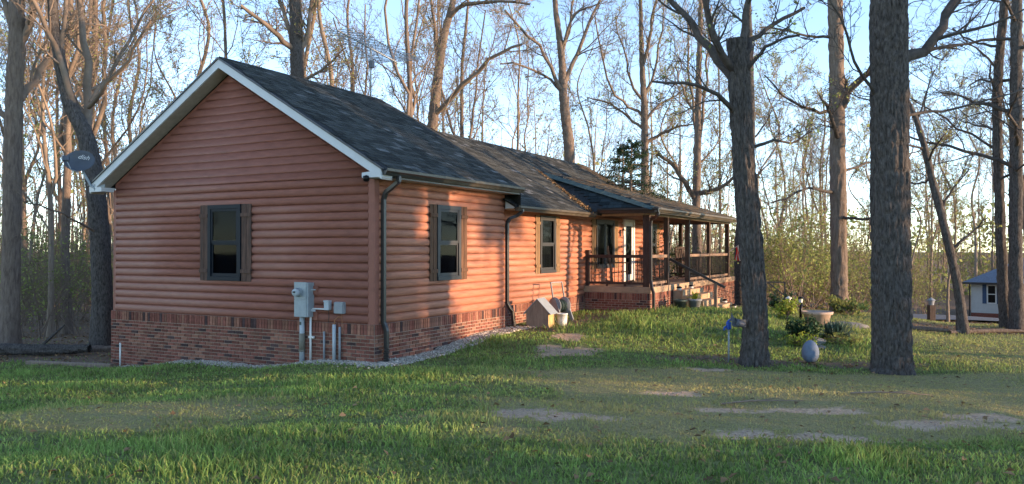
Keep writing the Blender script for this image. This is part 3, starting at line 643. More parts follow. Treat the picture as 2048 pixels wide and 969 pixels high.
# stone steps with joints
st = MB().box((PN1 + .03, 12.18, -.3), (PN1 + .3, 14.4, .78)).build("porch_steps", "concrete", H)
for i in range(5):
    top = .80 - i * .155; n0 = PN1 + .032 + i * .31; k = 3; L = 2.32
    for j in range(k):
        a = 12.14 + j * L / k + (.12 if i % 2 and j else 0); b = 12.14 + (j + 1) * L / k + (.12 if i % 2 and j < k - 1 else 0)
        MB().box((n0 + (.27 if i == 0 else 0), a + .006, -.25), (n0 + .305 + rb.uniform(0, .012), b - .006, top + rb.uniform(-.006, .006))).build("step_block", "step_stone", st, bevel=.012)
hr = MB().bar((1.76, 12.06, 1.74), (3.42, 12.06, .92), .05, .07).build("handrail", "black_metal", H)
MB().box((3.1, 12.02, -.1), (3.19, 12.11, 1.03)).build("handrail_post", "rail_wood", hr, bevel=.005)

# ------------------------------------------------------------------ things on and beside the house
def hp_(n, v, z): return hw(n, v, z)
HR = H.rotation_euler.z
def on_house(name, n, v, z, label, cat, group=None): return empty(name, hw(n, v, z), HR, label, cat, group)

mbx = on_house("electric_meter_box", -1.53, -.045, .78, "tall grey electric meter box on the gable wall above the brick", "meter box")
MB().box((-.165, -.17, 0), (.165, 0, .64)).build("box_body", "galv", mbx, bevel=.008)
MB().box((-.17, -.182, .33), (.13, -.171, .65)).build("upper_cover", "galv", mbx, bevel=.004); MB().box((-.17, -.180, .0), (.13, -.171, .322)).build("lower_cover", "galv", mbx, bevel=.004)
MX = Matrix.Translation((-.05, -.182, .46)) @ Matrix.Rotation(R(90), 4, 'X')
mt = MB().lathe([(0, 0), (.085, 0), (.085, .03), (.078, .035), (.078, .05)], 24, MX).build("meter_ring", "galv", mbx, True)
MB().lathe([(.07, .05), (.072, .10), (.06, .125), (0, .13)], 24, MX).build("meter_dome", "pvc", mt, True); MB().box((-.085, -.314, .455), (-.02, -.300, .485)).build("meter_display", "lens_black", mt)
MB().box((.165, -.09, .5), (.25, -.06, .52)).box((.165, -.09, -.02 + .12), (.25, -.06, .14)).build("conduit_stub", "pvc", mbx)
for z in (.42, -.06): MB().box((.17, -.035, z), (.27, 0.0, z + .16)).build("mounting_board", "siding", mbx)
def pipe(n, top, r, m, label, cap=False, extra=None, lean=0):
    p = hw(n, -.105, 0); b = float(gz(p.x, p.y)) - .06
    o = empty("conduit_pipe", (p.x, p.y, b), HR, label, "pipe"); MB().tube([(0, 0, 0), (lean, 0, top - b)], r, 12).build("pipe", m, o, True)
    return o, b
o, b = pipe(-1.61, .78, .048, "pvc", "thick grey conduit rising from gravel into the meter box")
MB().tube([(0, 0, .30), (0, 0, .62)], .058, 14).tube([(0, 0, .28), (0, 0, .31)], .064, 14).build("repair_sleeve", "pvc_dirty", o, True); MB().box((-.02, -.052, .78), (.02, -.046, .84)).build("sticker", "green_pot", o)
o, b = pipe(-1.40, .78, .02, "white_paint", "thin white conduit with a tee beneath the meter box"); MB().tube([(-.04, 0, .52), (.09, 0, .52)], .022, 10).build("tee", "white_paint", o, True)
pipe(-1.07, .52, .02, "grey_plastic", "short thin grey pipe standing right of the white conduit"); o, b = pipe(-.83, .66, .034, "pvc", "thick pale grey pipe with copper cable bent at its top")
MB().tube([(0, 0, .66 - b - .02), (.01, 0, .74 - b), (.06, .03, .80 - b), (.12, .06, .80 - b)], .009, 8).build("cable", "copper", o, True)
pipe(-.70, .62, .022, "grey_plastic", "dark grey pipe nearest the corner downspout")
b1 = on_house("junction_box", -1.00, -.045, .92, "small pale grey junction box beside the meter box", "junction box")
MB().box((-.055, -.09, 0), (.055, 0, .17)).build("box_body", "pvc", b1, bevel=.006); MB().box((-.06, -.10, .15), (.06, -.0, .178)).build("lid", "pvc", b1); MB().bar((-.06, -.05, .015), (-.36, -.05, .015), .022).build("conduit", "white_paint", b1); MB().tube([(0, -.03, 0), (.01, -.02, -.1), (.0, -.02, -.22), (.02, -.015, -.27)], .005, 6).build("cable", "black_metal", b1)
b2 = on_house("telephone_box", -.71, -.045, .86, "square dark grey utility box between junction box and corner board", "utility box")
MB().box((-.11, -.09, 0), (.11, 0, .22)).build("box_body", "grey_plastic", b2, bevel=.02); MB().box((-.10, -.10, .01), (.10, -.091, .21)).build("lid", "grey_plastic", b2, bevel=.01); MB().tube([(.03, -.03, 0), (.03, -.02, -.2)], .005, 6).build("cable", "copper", b2)

# security camera under the eave return
sc = on_house("security_camera", .10, V0 - .03, 3.30, "small black round security camera under the gable eave corner", "security camera")
MB().lathe([(0, .05), (.055, .04), (.062, 0), (.055, -.045), (.03, -.06), (0, -.062)], 16).build("housing", "lens_black", sc, True); MB().bar((0, 0, .03), (0, .05, .06), .04).build("bracket", "black_metal", sc)

# satellite dish on the far eave corner
DB = hw(NB + .12, V0 - .02, 3.42)
sdh = empty("satellite_dish", DB, 0, "dark grey satellite dish on a mast at the eave corner", "satellite dish")
MB().tube([(.14, -.04, -.08), (.03, -.03, .0), (-.02, -.02, .02), (-.20, -.02, .34), (-.22, .0, .5)], .026, 10).build("mast", "galv", sdh, True); MB().box((.06, -.05, -.1), (.3, -.02, .06)).build("mounting_plate", "galv", sdh, bevel=.004)
nrm = Vector((.18, -.92, .34)).normalized(); C0 = Vector((-.23, -.06, .54)); q = nrm.to_track_quat('Z', 'Y').to_matrix().to_4x4()
MD = Matrix.Translation(C0) @ q @ Matrix.Diagonal((1.0, .80, 1, 1))
dsh = MB().lathe([(0.001, 0), (.09, .006), (.18, .026), (.26, .056), (.31, .082), (.316, .078), (.26, .048), (.18, .014), (.09, -.006), (.001, -.012)], 40, MD).build("reflector", "dish_grey", sdh, True)
up = q @ Vector((0, 1, 0)); rt = q @ Vector((1, 0, 0)); 
lnb = C0 + nrm * .30 - up * .06 - rt * .20
MB().tube([C0 - up * .27 + nrm * .06, C0 - up * .26 + nrm * .17 - rt * .12, lnb], .014, 8).build("feed_arm", "galv", sdh, True); MB().box((-.07, -.06, -.035), (.07, .06, .035), Matrix.Translation(lnb) @ q).build("receiver", "dish_grey", sdh, bevel=.01)
tcu = bpy.data.curves.new("lettering", 'FONT'); tcu.body = "dish"; tcu.size = .15; tcu.shear = .3; tcu.align_x = 'CENTER'; tcu.extrude = .001; tcu.materials.append(MATS["white_paint"])
lt0 = bpy.data.objects.new("lettering_curve", tcu); COL.objects.link(lt0); bpy.context.view_layer.update()
lme = bpy.data.meshes.new_from_object(lt0.evaluated_get(bpy.context.evaluated_depsgraph_get())); bpy.data.objects.remove(lt0); bpy.data.curves.remove(tcu)
lt = link("lettering", lme, sdh)
xa = Vector((1, 0, -.12)); xa = (xa - nrm * xa.dot(nrm)).normalized(); ya = nrm.cross(xa); ML = Matrix(((*xa, 0), (*ya, 0), (*nrm, 0), (0, 0, 0, 1))).transposed(); ML.translation = C0 + nrm * .052 + ya * .06 + xa * .05
lt.matrix_local = ML

# roof antenna
an = on_house("tv_antenna", RIDN + .02, 4.45, RID1 - .02, "spindly metal television antenna on the roof ridge", "antenna")
MB().tube([(0, 0, 0), (0, 0, 1.32)], .02, 8).build("mast", "galv", an, True); MB().box((-.03, -.05, .74), (.08, .05, .92)).build("rotor", "dish_grey", an)
bd = Matrix.Rotation(-HR, 4, 'Z') @ Vector((.27, .96, 0)); bd.z = 0; bd.normalize(); ed = Vector((-bd.y, bd.x, 0)); bm_ = MB().bar(Vector((0, 0, 1.24)) - bd * 1.75, Vector((0, 0, 1.24)) + bd * 1.6, .03).build("boom", "galv", an)
for i in range(24):
    f = i / 23; c = Vector((0, 0, 1.26)) + bd * (-1.7 + 3.25 * f); hl = .28 + .5 * f ** 1.2 + (.12 if i % 3 == 0 else 0)
    MB().tube([c - ed * hl, c + ed * hl], .010, 6).build("element", "galv", an)

# little house-shaped well cover, bucket, hose reel against the recessed wall
gzp = lambda p: float(gzn(p.x, p.y))
p = hw(.62, 5.55); wc = empty("well_cover", (p.x, p.y, gzp(p) - .08), HR + R(8), "small wooden well cover with metal gable roof against the brick", "well cover")
MB().box((-.27, -.25, 0), (.27, .25, .40)).build("box_body", "yellow_wood", wc, bevel=.006)
MB().box((-.272, -.262, .0), (.272, -.252, .42)).prism([(-.3, -.262, .421), (.3, -.262, .421), (0, -.262, .74)], (0, .512, 0)).build("end_panel", "grey_wood", wc)
for s in (-1, 1): MB().prism([(s * .34, -.29, .405), (s * .335, -.29, .39), (0, -.29, .745), (0, -.29, .765)], (0, .58, 0)).build("roof_panel", "galv", wc)
p = hw(1.0, 5.95); bk = empty("bucket", (p.x, p.y, gzp(p) - .01), HR, "dirty white plastic bucket in front of the well cover", "bucket")
MB().lathe([(0, 0), (.105, 0), (.118, .15), (.125, .27), (.132, .27), (.132, .30), (.122, .30), (.105, .02), (0, .02)], 24).build("bucket_body", "dirty_white", bk, True); MB().tube([(.13 * math.cos(t), -.02 - .13 * math.sin(t) * .3 - .12, .28 - .2 * math.sin(t)) for t in np.linspace(0, math.pi, 10)], .004, 6).build("handle", "galv", bk)
p = hw(.42, 7.05); hr_ = empty("hose_reel", (p.x, p.y, gzp(p) + .02), HR + R(-20), "grey garden hose reel with tall handle leaning by the wall", "hose reel")
for s in (-.2, .2):
    MB().prism([(-.05, s - .015, .55), (.06, s - .015, .55), (.30, s - .015, .02), (.26, s - .015, -.02), (.20, s - .015, .0), (.02, s - .015, .30), (-.16, s - .015, .0), (-.22, s - .015, .02)], (0, .03, 0)).build("side_frame", "grey_plastic", hr_, bevel=.006)
MH = Matrix.Translation((.0, 0, .36)) @ Matrix.Rotation(R(90), 4, 'X')
MB().lathe([(.0, -.18), (.22, -.18), (.22, -.165), (.08, -.165), (.08, .165), (.22, .165), (.22, .18), (0, .18)], 24, MH).build("drum", "grey_plastic", hr_, True)
mb = MB()
for k in range(6): mb.lathe([(.12 + .015 * (k % 2) + .03 * math.cos(t), -.12 + .048 * k + .022 * math.sin(t)) for t in np.linspace(0, 2 * math.pi, 8)], 20, MH)
mb.build("hose", "green_pot", hr_, True); MB().tube([(-.02, -.2, .5), (-.12, -.2, .95), (-.12, .2, .95), (-.02, .2, .5)], .022, 8).build("handle", "grey_plastic", hr_, True)

# flower pots by the porch
for k, (n, v, lab, m) in enumerate(((2.35, 11.15, "dark green flower pot without a plant against the porch brick", "green_pot"), (2.65, 11.6, "flower pot holding a lime leafy plant beside the porch steps", "terracotta"))):
    p = hw(n, v); o = empty("flower_pot", (p.x, p.y, gzp(p) - .01), 0, lab, "flower pot", None)
    MB().lathe([(0, 0), (.13, 0), (.18, .25), (.205, .25), (.205, .31), (.175, .31), (.165, .26), (0, .26)], 20).build("pot", "green_pot" if k == 0 else "grey_plastic", o, True); MB().lathe([(0, .265), (.165, .265)], 20).build("soil", "mulch", o)
    if k:
        mb = MB(); rr = random.Random(2)
        for i in range(60):
            a = rr.random() * 6.28; e = rr.uniform(.3, 1.3); d = Vector((math.cos(a) * math.cos(e), math.sin(a) * math.cos(e), math.sin(e))); b = Vector((0, 0, .27)) + d * rr.uniform(.02, .16); s = d.cross(Vector((0, 0, 1))).normalized() * .03
            mb.add([b, b + d * .06 + s, b + d * .14, b + d * .06 - s], [(0, 1, 2, 3)])
        mb.build("foliage", "lime_leaf", o, fix=False)

# little lights on the steps
def step_light(n, v, z, lab):
    o = on_house("solar_light", n, v, z, lab, "solar light", "solar lights set on the porch steps")
    MB().lathe([(0, 0), (.07, 0), (.075, .05), (.06, .055), (0, .06)], 16).build("base", "white_paint", o, True); MB().lathe([(.09, .06), (.095, .075), (.05, .11), (0, .115)], 16).build("cap", "lens_black", o, True)
for (n, v, z, lab) in ((1.98, 12.3, .80, "small round light on the top porch step beside the handrail"), (1.98, 13.6, .80, "small round light on the top porch step away from the handrail"), (2.9, 14.2, .342, "small round light on the second lowest porch step"), (3.2, 14.2, .186, "small round light on the lowest porch step")): step_light(n, v, z, lab)

# porch furniture
def rocking_chair(n, v, rz, label, m):
    o = empty("rocking_chair", hw(n, v, DECK), HR + rz, label, "chair"); s = .27
    for y in (-s, s):
        MB().tube([(-.42 + i * .105, y, .035 + .10 * ((i - 4) / 4) ** 2) for i in range(9)], .022, 6).build("rocker", m, o)
        MB().bar((.24, y, .05), (.22, y, .66), .045).build("leg", m, o); MB().bar((-.22, y, .07), (-.36, y, 1.12), .045).build("leg", m, o); MB().bar((-.30, y, .66), (.28, y, .66), .09, .03).build("armrest", m, o)
    for i in range(6): MB().bar((-.2 + i * .085, -s, .40 - .008 * (5 - i)), (-.2 + i * .085, s, .40 - .008 * (5 - i)), .07, .02).build("seat_slat", m, o)
    for i in range(6): MB().bar((-.25, -.21 + .084 * i, .44), (-.36, -.21 + .084 * i, 1.1), .045, .015).build("back_slat", m, o)
    MB().bar((-.355, -s, 1.12), (-.355, s, 1.12), .03, .09).build("top_rail", m, o)
rocking_chair(.45, 11.3, R(20), "dark rocking chair on the porch in front of the double window", "post_wood"); rocking_chair(.35, 15.2, R(-10), "rocking chair on the porch past the glass door", "dark_wood"); rocking_chair(.6, 18.0, R(-35), "rocking chair at the far end of the porch", "dark_wood")
def lantern(v, label):
    o = on_house("wall_lantern", SB + .05, v, 2.45, label, "wall lamp"); MB().box((0, -.05, .0), (.02, .05, .22)).build("back_plate", "black_metal", o); MB().bar((.02, 0, .2), (.12, 0, .24), .02).build("arm", "black_metal", o)
    MB().lathe([(.03, 0), (.06, .16)], 6, Matrix.Translation((.12, 0, .03))).build("lamp_glass", "white_paint", o); MB().lathe([(.08, .19), (.0, .26)], 6, Matrix.Translation((.12, 0, 0))).build("lamp_hood", "black_metal", o)
lantern(13.05, "black wall lantern left of the glass door"); lantern(17.6, "wall lantern at the far end of the log wall")
# flag at the far post
fl = on_house("porch_flag", 1.78, 19.7, 1.95, "red and white striped flag on a short pole at the far porch post", "flag")
MB().tube([(0, 0, 0), (.55, -.05, .38)], .014, 8).build("pole", "white_paint", fl)
for i in range(7):
    mb = MB(); pts = []
    for j in range(7):
        f = j / 6; top = Vector((.22 + .05 * i, -.02, .15 + .035 * i)); dx = .03 * math.sin(f * 5 + i * .4)
        pts.append((top + Vector((dx, .05 * math.sin(f * 4 + i), -.75 * f * (.7 + .05 * i))), top + Vector((.048 + dx, .05 * math.sin(f * 4 + i + 1), .03 - .75 * f * (.7 + .05 * i)))))
    for a, b in pts: mb.v += [tuple(a), tuple(b)]
    mb.f = [(2 * j, 2 * j + 1, 2 * j + 3, 2 * j + 2) for j in range(6)]; o = mb.build("stripe", "red_cloth" if i % 2 == 0 else "white_cloth", fl, True); sm = o.modifiers.new("thick", 'SOLIDIFY'); sm.thickness = .004

# ------------------------------------------------------------------ yard things
p = at(241, 735, 17.4); sk = empty("marker_stake", (p.x, p.y, gzp(p) - .05), 0, "thin white marker stake in the grass before the far brick corner", "stake")
MB().tube([(0, 0, 0), (.005, 0, .56)], .018, 8).build("rod", "white_paint", sk, True); MB().lathe([(0, .575), (.02, .57), (.021, .55)], 8).build("cap", "white_paint", sk)
p = at(1620, 730, 15.0); eg = empty("garden_egg", (p.x, p.y, gzp(p) - .02), 0, "smooth blue-grey egg shaped stone standing between two big trees", "garden ornament")
prof = [(0.001, .03)] + [(.155 * math.sin(t) ** .95 * (1 + .12 * math.cos(t)), .035 + .21 * (1 - math.cos(t)) * 1.0) for t in np.linspace(.25, math.pi - .02, 22)]
MB().lathe(prof, 32).build("egg_body", "stone_blue", eg, True); MB().lathe([(0, .0), (.12, 0), (.13, .035), (.0, .05)], 16).build("base", "mulch", eg)
p = at(1457, 720, 14.9); yh = empty("yard_hydrant", (p.x, p.y, gzp(p) - .05), R(20), "blue headed yard hydrant on a grey pipe beside the snapped trunk", "yard hydrant")
MB().tube([(0, 0, 0), (0, 0, .70)], .017, 8).build("pipe", "galv", yh, True); MB().box((-.04, -.035, .66), (.04, .035, .80)).build("head", "blue_paint", yh, bevel=.015); MB().bar((-.03, 0, .80), (.06, 0, .86), .03).build("lever", "blue_paint", yh, bevel=.006); MB().tube([(-.03, 0, .72), (-.09, 0, .70), (-.10, 0, .65)], .02, 8).build("spout", "blue_paint", yh, True)

# garden beyond the snapped tree
def lathe_thing(name, X, Y, label, cat, prof, m, part, dz=0, n=24):
    o = empty(name, (X, Y, float(gzn(X, Y)) + dz), 0, label, cat); MB().lathe(prof, n).build(part, m, o, True); return o
px = at(1634, 640, 20.5); o = lathe_thing("planter_urn", px.x, px.y, "wide pale terracotta planter with a rolled rim on the garden bed", "planter", [(0, 0), (.22, 0), (.22, .10), (.28, .11), (.33, .30), (.38, .32), (.39, .38), (.36, .39), (.32, .33), (.0, .31)], "terracotta", "urn", -.02); MB().lathe([(0, .315), (.32, .335)], 24).build("soil", "mulch", o)
# black metal stair frame behind the tree
p = at(1550, 640, 24.); fr = empty("iron_railing", (p.x, p.y, gzp(p) - .02), R(-4), "black iron handrail frame beside the garden bed", "railing")
for (a, b) in (((-.28, 0, 0), (-.28, 0, 1.0)), ((.28, 0, 0), (.28, 0, 1.0)), ((0, 0, 0), (0, 0, .65))): MB().bar(a, b, .04, .04, up=(1, 0, 0)).build("post", "black_metal", fr)
MB().bar((-.3, 0, 1.0), (.3, 0, 1.0), .04).build("top_rail", "black_metal", fr); MB().bar((-.28, 0, .28), (.28, 0, .28), .035).build("bottom_rail", "black_metal", fr); MB().bar((-.2, 0, .98), (.6, 0, .35), .04).build("diagonal_rail", "black_metal", fr)
for k, (x, y, Y, lab) in enumerate(((1577, 640, 21.8, "garden light with white head beside the black railing"), (1601, 640, 21.2, "taller black and white garden light beside the planter"))):
    p = at(x, y, Y); o = empty("garden_light", (p.x, p.y, gzp(p) - .02), 0, lab, "garden light"); h = .35 + .1 * k
    MB().tube([(0, 0, 0), (0, 0, h)], .035 if k else .02, 8).build("stem", "lens_black", o, True); MB().lathe([(.045, h), (.055, h + .1)], 12).build("lamp_glass", "white_paint", o, True); MB().lathe([(.085, h + .1), (.08, h + .12), (0, h + .16)], 12).build("cap", "lens_black" if k else "white_paint", o, True)
# feeder / scoop on the snapped tree

# ------------------------------------------------------------------ trees
def unit(a): return a / np.maximum(np.linalg.norm(a, axis=-1, keepdims=True), 1e-9)
def tubes(P, Rd, sides):
    """P (N,n,3) polylines, Rd (N,n) radii -> verts, quads"""
    N, n, _ = P.shape; T = np.empty_like(P); T[:, 1:-1] = P[:, 2:] - P[:, :-2]; T[:, 0] = P[:, 1] - P[:, 0]; T[:, -1] = P[:, -1] - P[:, -2]; T = unit(T)
    ref = np.where(np.abs(T[:, :1, 2:3]) > .8, np.array([1., 0, 0]), np.array([0, 0, 1.])); ref = np.broadcast_to(ref, P.shape)
    A = unit(np.cross(T, ref)); B = np.cross(T, A); th = np.arange(sides) * 2 * np.pi / sides
    V = P[:, :, None] + Rd[:, :, None, None] * (A[:, :, None] * np.cos(th)[None, None, :, None] + B[:, :, None] * np.sin(th)[None, None, :, None])
    i = np.arange(N)[:, None, None] * n * sides + np.arange(n - 1)[None, :, None] * sides; j = np.arange(sides)[None, None]; k = (j + 1) % sides
    Q = np.stack([i + j, i + k, i + sides + k, i + sides + j], -1).reshape(-1, 4)
    return V.reshape(-1, 3), Q
def merge(parts):
    Vs, Qs, b = [], [], 0
    for V, Q in parts:
        Vs.append(V); Qs.append(Q + b); b += len(V)
    return np.concatenate(Vs), np.concatenate(Qs)
def sample(P, Rd, idx, t):
    n = P.shape[1]; f = t * (n - 1); i = np.minimum(f.astype(int), n - 2); u = (f - i)[:, None]
    a, b = P[idx, i], P[idx, i + 1]; r = Rd[idx, i] * (1 - u[:, 0]) + Rd[idx, i + 1] * u[:, 0]
    return a * (1 - u) + b * u, unit(b - a), r
def kids(P, Rd, k, rng, n, t0, t1, len_rng, ang, up, wander, rmul=.6, rmin=.004, tip=.25, len_by_parent=True, bias=None):
    N = len(P); idx = np.repeat(np.arange(N), k); t = t0 + (t1 - t0) * ((np.tile(np.arange(k), N) + rng.random(N * k)) / k)
    b, d, r = sample(P, Rd, idx, t); L = np.linalg.norm(np.diff(P, axis=1), axis=2).sum(1)[idx]
    ln = (L if len_by_parent else 1.) * rng.uniform(*len_rng, N * k) * (1 - .35 * t)
    rv = rng.normal(size=(N * k, 3)); 
    if bias is not None: rv = rv + bias
    per = unit(rv - d * (rv * d).sum(1, keepdims=True)); a = np.radians(rng.uniform(*ang, N * k))[:, None]
    dr = unit(d * np.cos(a) + per * np.sin(a)); pts = [b]; step = (ln / (n - 1))[:, None]
    for _ in range(n - 1):
        dr = unit(dr + rng.normal(size=dr.shape) * wander + np.array([0, 0, up])); pts.append(pts[-1] + dr * step)
    Pn = np.stack(pts, 1); r0 = np.maximum(r * rmul * rng.uniform(.7, 1.0, N * k), rmin); Rn = r0[:, None] * np.linspace(1, tip, n)[None]
    return Pn, np.maximum(Rn, rmin * .6)
def catmull(pts, m):
    pts = np.asarray(pts, float); k = len(pts); p = np.vstack([2 * pts[0] - pts[1], pts, 2 * pts[-1] - pts[-2]]); t = np.linspace(0, k - 1, m); i = np.minimum(t.astype(int), k - 2); u = (t - i)[:, None]
    a, b, c, d = p[i], p[i + 1], p[i + 2], p[i + 3]
    return .5 * (2 * b + (c - a) * u + (2 * a - 5 * b + 4 * c - d) * u ** 2 + (3 * b - a - 3 * c + d) * u ** 3)
def leaf_quads(c, rng, s0, s1, flat=.0):
    n = len(c); a = unit(rng.normal(size=(n, 3))); b = unit(np.cross(a, rng.normal(size=(n, 3)))); s = rng.uniform(s0, s1, n)[:, None]
    V = np.stack([c - a * s, c - b * s * .55, c + a * s, c + b * s * .55], 1).reshape(-1, 3); return V, np.arange(4 * n).reshape(-1, 4)
def bark_trunk(pts, rad, around=44, step=.05, amp=.012, seed=0, flare=.35, fh=.5, fq=6.):
    L = sum((Vector(a) - Vector(b)).length for a, b in zip(pts, pts[1:])); m = int(L / step)
    C = catmull(pts, m); r = np.interp(np.linspace(0, len(pts) - 1, m), np.arange(len(pts)), rad)
    T = np.gradient(C, axis=0); T = unit(T); ref = np.array([0, 1., 0]); A = unit(np.cross(T, ref)); B = np.cross(T, A)
    th = np.arange(around) / around * 2 * np.pi; s = np.linspace(0, L, m)
    TH, S = np.meshgrid(th, s); wv = .6 * (vnoise(TH * 2, S, 1.2, seed) - .5)
    rid = np.minimum(np.abs(vnoise((TH + wv * .4) * fq, S * 4.2, 1., seed + 1) - .5) * 3.2, 1); fine = vnoise(TH * fq * 2.2, S * 12, 1., seed + 2)
    lob = 1 + flare * np.exp(-S / fh)[..., ] * (1 + .35 * np.sin(TH * 4 + seed) + .2 * np.sin(TH * 7 + seed * 2))
    rr = r[:, None] * lob * (1 + .05 * (vnoise(TH * 1.2, S * .7, 1, seed + 5) - .5)) + amp * (rid - .5) * 1.6 + amp * .9 * (fine - .5)
    V = C[:, None] + rr[..., None] * (A[:, None] * np.cos(TH)[..., None] + B[:, None] * np.sin(TH)[..., None])
    i = np.arange(m - 1)[:, None] * around; j = np.arange(around)[None]; k = (j + 1) % around
    Q = np.stack([i + j, i + k, i + around + k, i + around + j], -1).reshape(-1, 4)
    return V.reshape(-1, 3), Q, C, r

def crown_parts(seed, limbs, n2=6, n3=6, n4=5, leaves=0, spread=1., up=.05, tw=.004, l3=(.32, .68), bias=None, th=1.):
    """limbs: list of (polyline, r0, r1). Returns crown mesh arrays and leaf arrays"""
    rng = np.random.default_rng(seed); parts = []; P0 = np.stack([catmull(p, 9) for p, a, b in limbs]); R0 = np.stack([np.linspace(a, b, 9) for p, a, b in limbs])
    P0[:, 1:-1] += rng.normal(size=P0[:, 1:-1].shape) * .04 * np.linalg.norm(P0[:, -1] - P0[:, 0], axis=1)[:, None, None] * .25
    parts.append(tubes(P0, R0, 8))
    P2, R2 = kids(P0, R0, n2, rng, 7, .2, 1., (.3, .65), (25, 60), up, .13, .5, .009 * th, bias=bias); parts.append(tubes(P2, R2, 5))
    P3, R3 = kids(P2, R2, n3, rng, 6, .12, 1., l3, (25, 65), up * .8, .16, .6, .0065 * th); parts.append(tubes(P3, R3, 4))
    P4, R4 = kids(P3, R3, n4, rng, 4, .1, 1., (.3, .7), (25, 65), .04, .18, .65, tw * 1.15 * th, tip=.6); parts.append(tubes(P4, R4, 3))
    lv = None
    if leaves:
        ix = rng.integers(0, len(P4), leaves); c = P4[ix, -1] * .6 + P4[ix, 2] * .4 + rng.normal(size=(leaves, 3)) * .07; lv = leaf_quads(c, rng, .025, .055)
    return merge(parts), lv
def auto_limbs(seed, trunk_pts, trunk_rad, t0, n, length, ang=(30, 60), up=.08, wander=.1):
    rng = np.random.default_rng(seed); P = catmull(trunk_pts, 20)[None]; Rr = np.interp(np.linspace(0, 1, 20), np.linspace(0, 1, len(trunk_rad)), trunk_rad)[None]
    Pk, Rk = kids(P, Rr, n, rng, 8, t0, .97, length, ang, up, wander, .42, .016, .3, len_by_parent=False)
    return [(Pk[i], Rk[i, 0], Rk[i, -1]) for i in range(n)]
def tree_meshes(seed, pts, rad, limbs, detail=True, bark="bark", twig="twig", leaf="bud_leaf", name="tree", around=20, step=.14, amp=.012, flare=.35, fh=.5, top_cut=False, **kw):
    """returns prototype objects (trunk, crown, foliage) around the trunk base at the origin"""
    base = np.asarray(pts[0], float); V, Q, C, r = bark_trunk([tuple(np.asarray(p) - base) for p in pts], rad, around, step, amp, seed, flare, fh, around / 22.)
    if top_cut:
        m = len(V) // around; V = np.vstack([V, V[-around:].mean(0) + np.array([0, 0, .03])]); c = len(V) - 1
        Q = np.vstack([Q, [[(m - 1) * around + j, (m - 1) * around + (j + 1) % around, c, c] for j in range(around)]])
    tr = (V, Q); lim = [(np.asarray(p) - base, a, b) for p, a, b in limbs]
    cr, lv = crown_parts(seed, lim, **kw); return tr, cr, lv, bark, twig, leaf
def realise(data, loc, rz, label, group=None, name="tree", cat="tree", scale=1.):
    tr, cr, lv, bark, twig, leaf = data; o = empty(name, loc, rz, label, cat, group); o.scale = (scale,) * 3
    t = np_mesh("trunk", tr[0], tr[1], bark, o, True); c = np_mesh("crown", cr[0], cr[1], twig, o, True)
    if lv: np_mesh("foliage", lv[0], lv[1], leaf, c)
    return o
def copy_tree(src, loc, rz, scale, label=None):
    o = src.copy(); COL.objects.link(o); o.location = loc; o.rotation_euler = (0, 0, rz); o.scale = (scale,) * 3
    if label: o["label"] = label
    for ch in src.children:
        c = ch.copy(); COL.objects.link(c); c.parent = o
        for g_ in ch.children:
            d = g_.copy(); COL.objects.link(d); d.parent = c
    return o
def base_at(px, Y, dz=-.08):
    X = (px - 1024) / F * Y; return np.array([X, Y, float(gz(X, Y)) + dz])
def A3(px, py, Y): return np.array(at(px, py, Y))

# --- trees one can tell apart
# the snapped trunk in front of the porch
b = base_at(1508, 14.6); Y = 14.6
pts = [b, A3(1510, 640, Y), A3(1503, 500, Y), A3(1490, 350, Y), A3(1481, 210, Y), A3(1474, 78, Y)]
limbs = [([A3(1472, 165, Y), A3(1425, 105, Y + .3), A3(1380, 40, Y + .5), A3(1330, -15, Y + .9)], .085, .05), ([A3(1478, 150, Y), A3(1440, 95, Y - .3), A3(1418, 40, Y - .4), A3(1405, -60, Y - .5)], .075, .045),
         ([A3(1468, 225, Y), A3(1440, 195, Y - .4), A3(1385, 170, Y - .6), A3(1305, 163, Y - .2)], .05, .02), ([A3(1484, 100, Y), A3(1492, 40, Y + .2), A3(1502, -30, Y + .3), A3(1500, -120, Y + .5)], .07, .04),
         ([A3(1492, 110, Y), A3(1510, 75, Y + .3), A3(1555, 45, Y + .6), A3(1610, 15, Y + 1.)], .055, .03), ([A3(1490, 150, Y), A3(1520, 110, Y - .3), A3(1545, 85, Y - .6), A3(1600, 70, Y - 1.)], .04, .02), ([A3(1492, 300, Y), A3(1540, 282, Y + .2), A3(1585, 285, Y + .6), A3(1625, 262, Y + .8)], .035, .012)]
d = tree_meshes(11, pts, [.225, .205, .20, .19, .18, .168], limbs, around=130, step=.045, amp=.024, flare=.42, fh=.35, bark="bark_dark", twig="limb_shaded", top_cut=True, n2=5, n3=6, n4=5, leaves=250)
realise(d, tuple(b), 0, "thick dark tree with a snapped-off top, closest to the porch steps", name="snapped_tree")
sf = empty("tree_feeder", tuple(A3(1478, 648, 14.34)), R(0), "grey metal scoop with open lid fixed to the snapped trunk", "bird feeder")
MB().box((.03, .02, -.06), (.13, .12, .07)).build("mounting_block", "grey_wood", sf, bevel=.006); MS = Matrix.Translation((.02, -.02, .0)) @ Matrix.Rotation(R(-75), 4, 'Y') @ Matrix.Rotation(R(15), 4, 'X')
MB().lathe([(.02, -.10), (.05, -.06), (.06, .02), (.075, .13), (.08, .13), (.065, .02), (.05, -.065), (.0, -.11)], 20, MS).build("scoop", "dish_grey", sf, True); MB().prism([(-.17, -.05, .05), (-.06, -.05, .04), (-.15, -.05, .20)], (0, .02, 0)).build("lid", "dish_grey", sf)
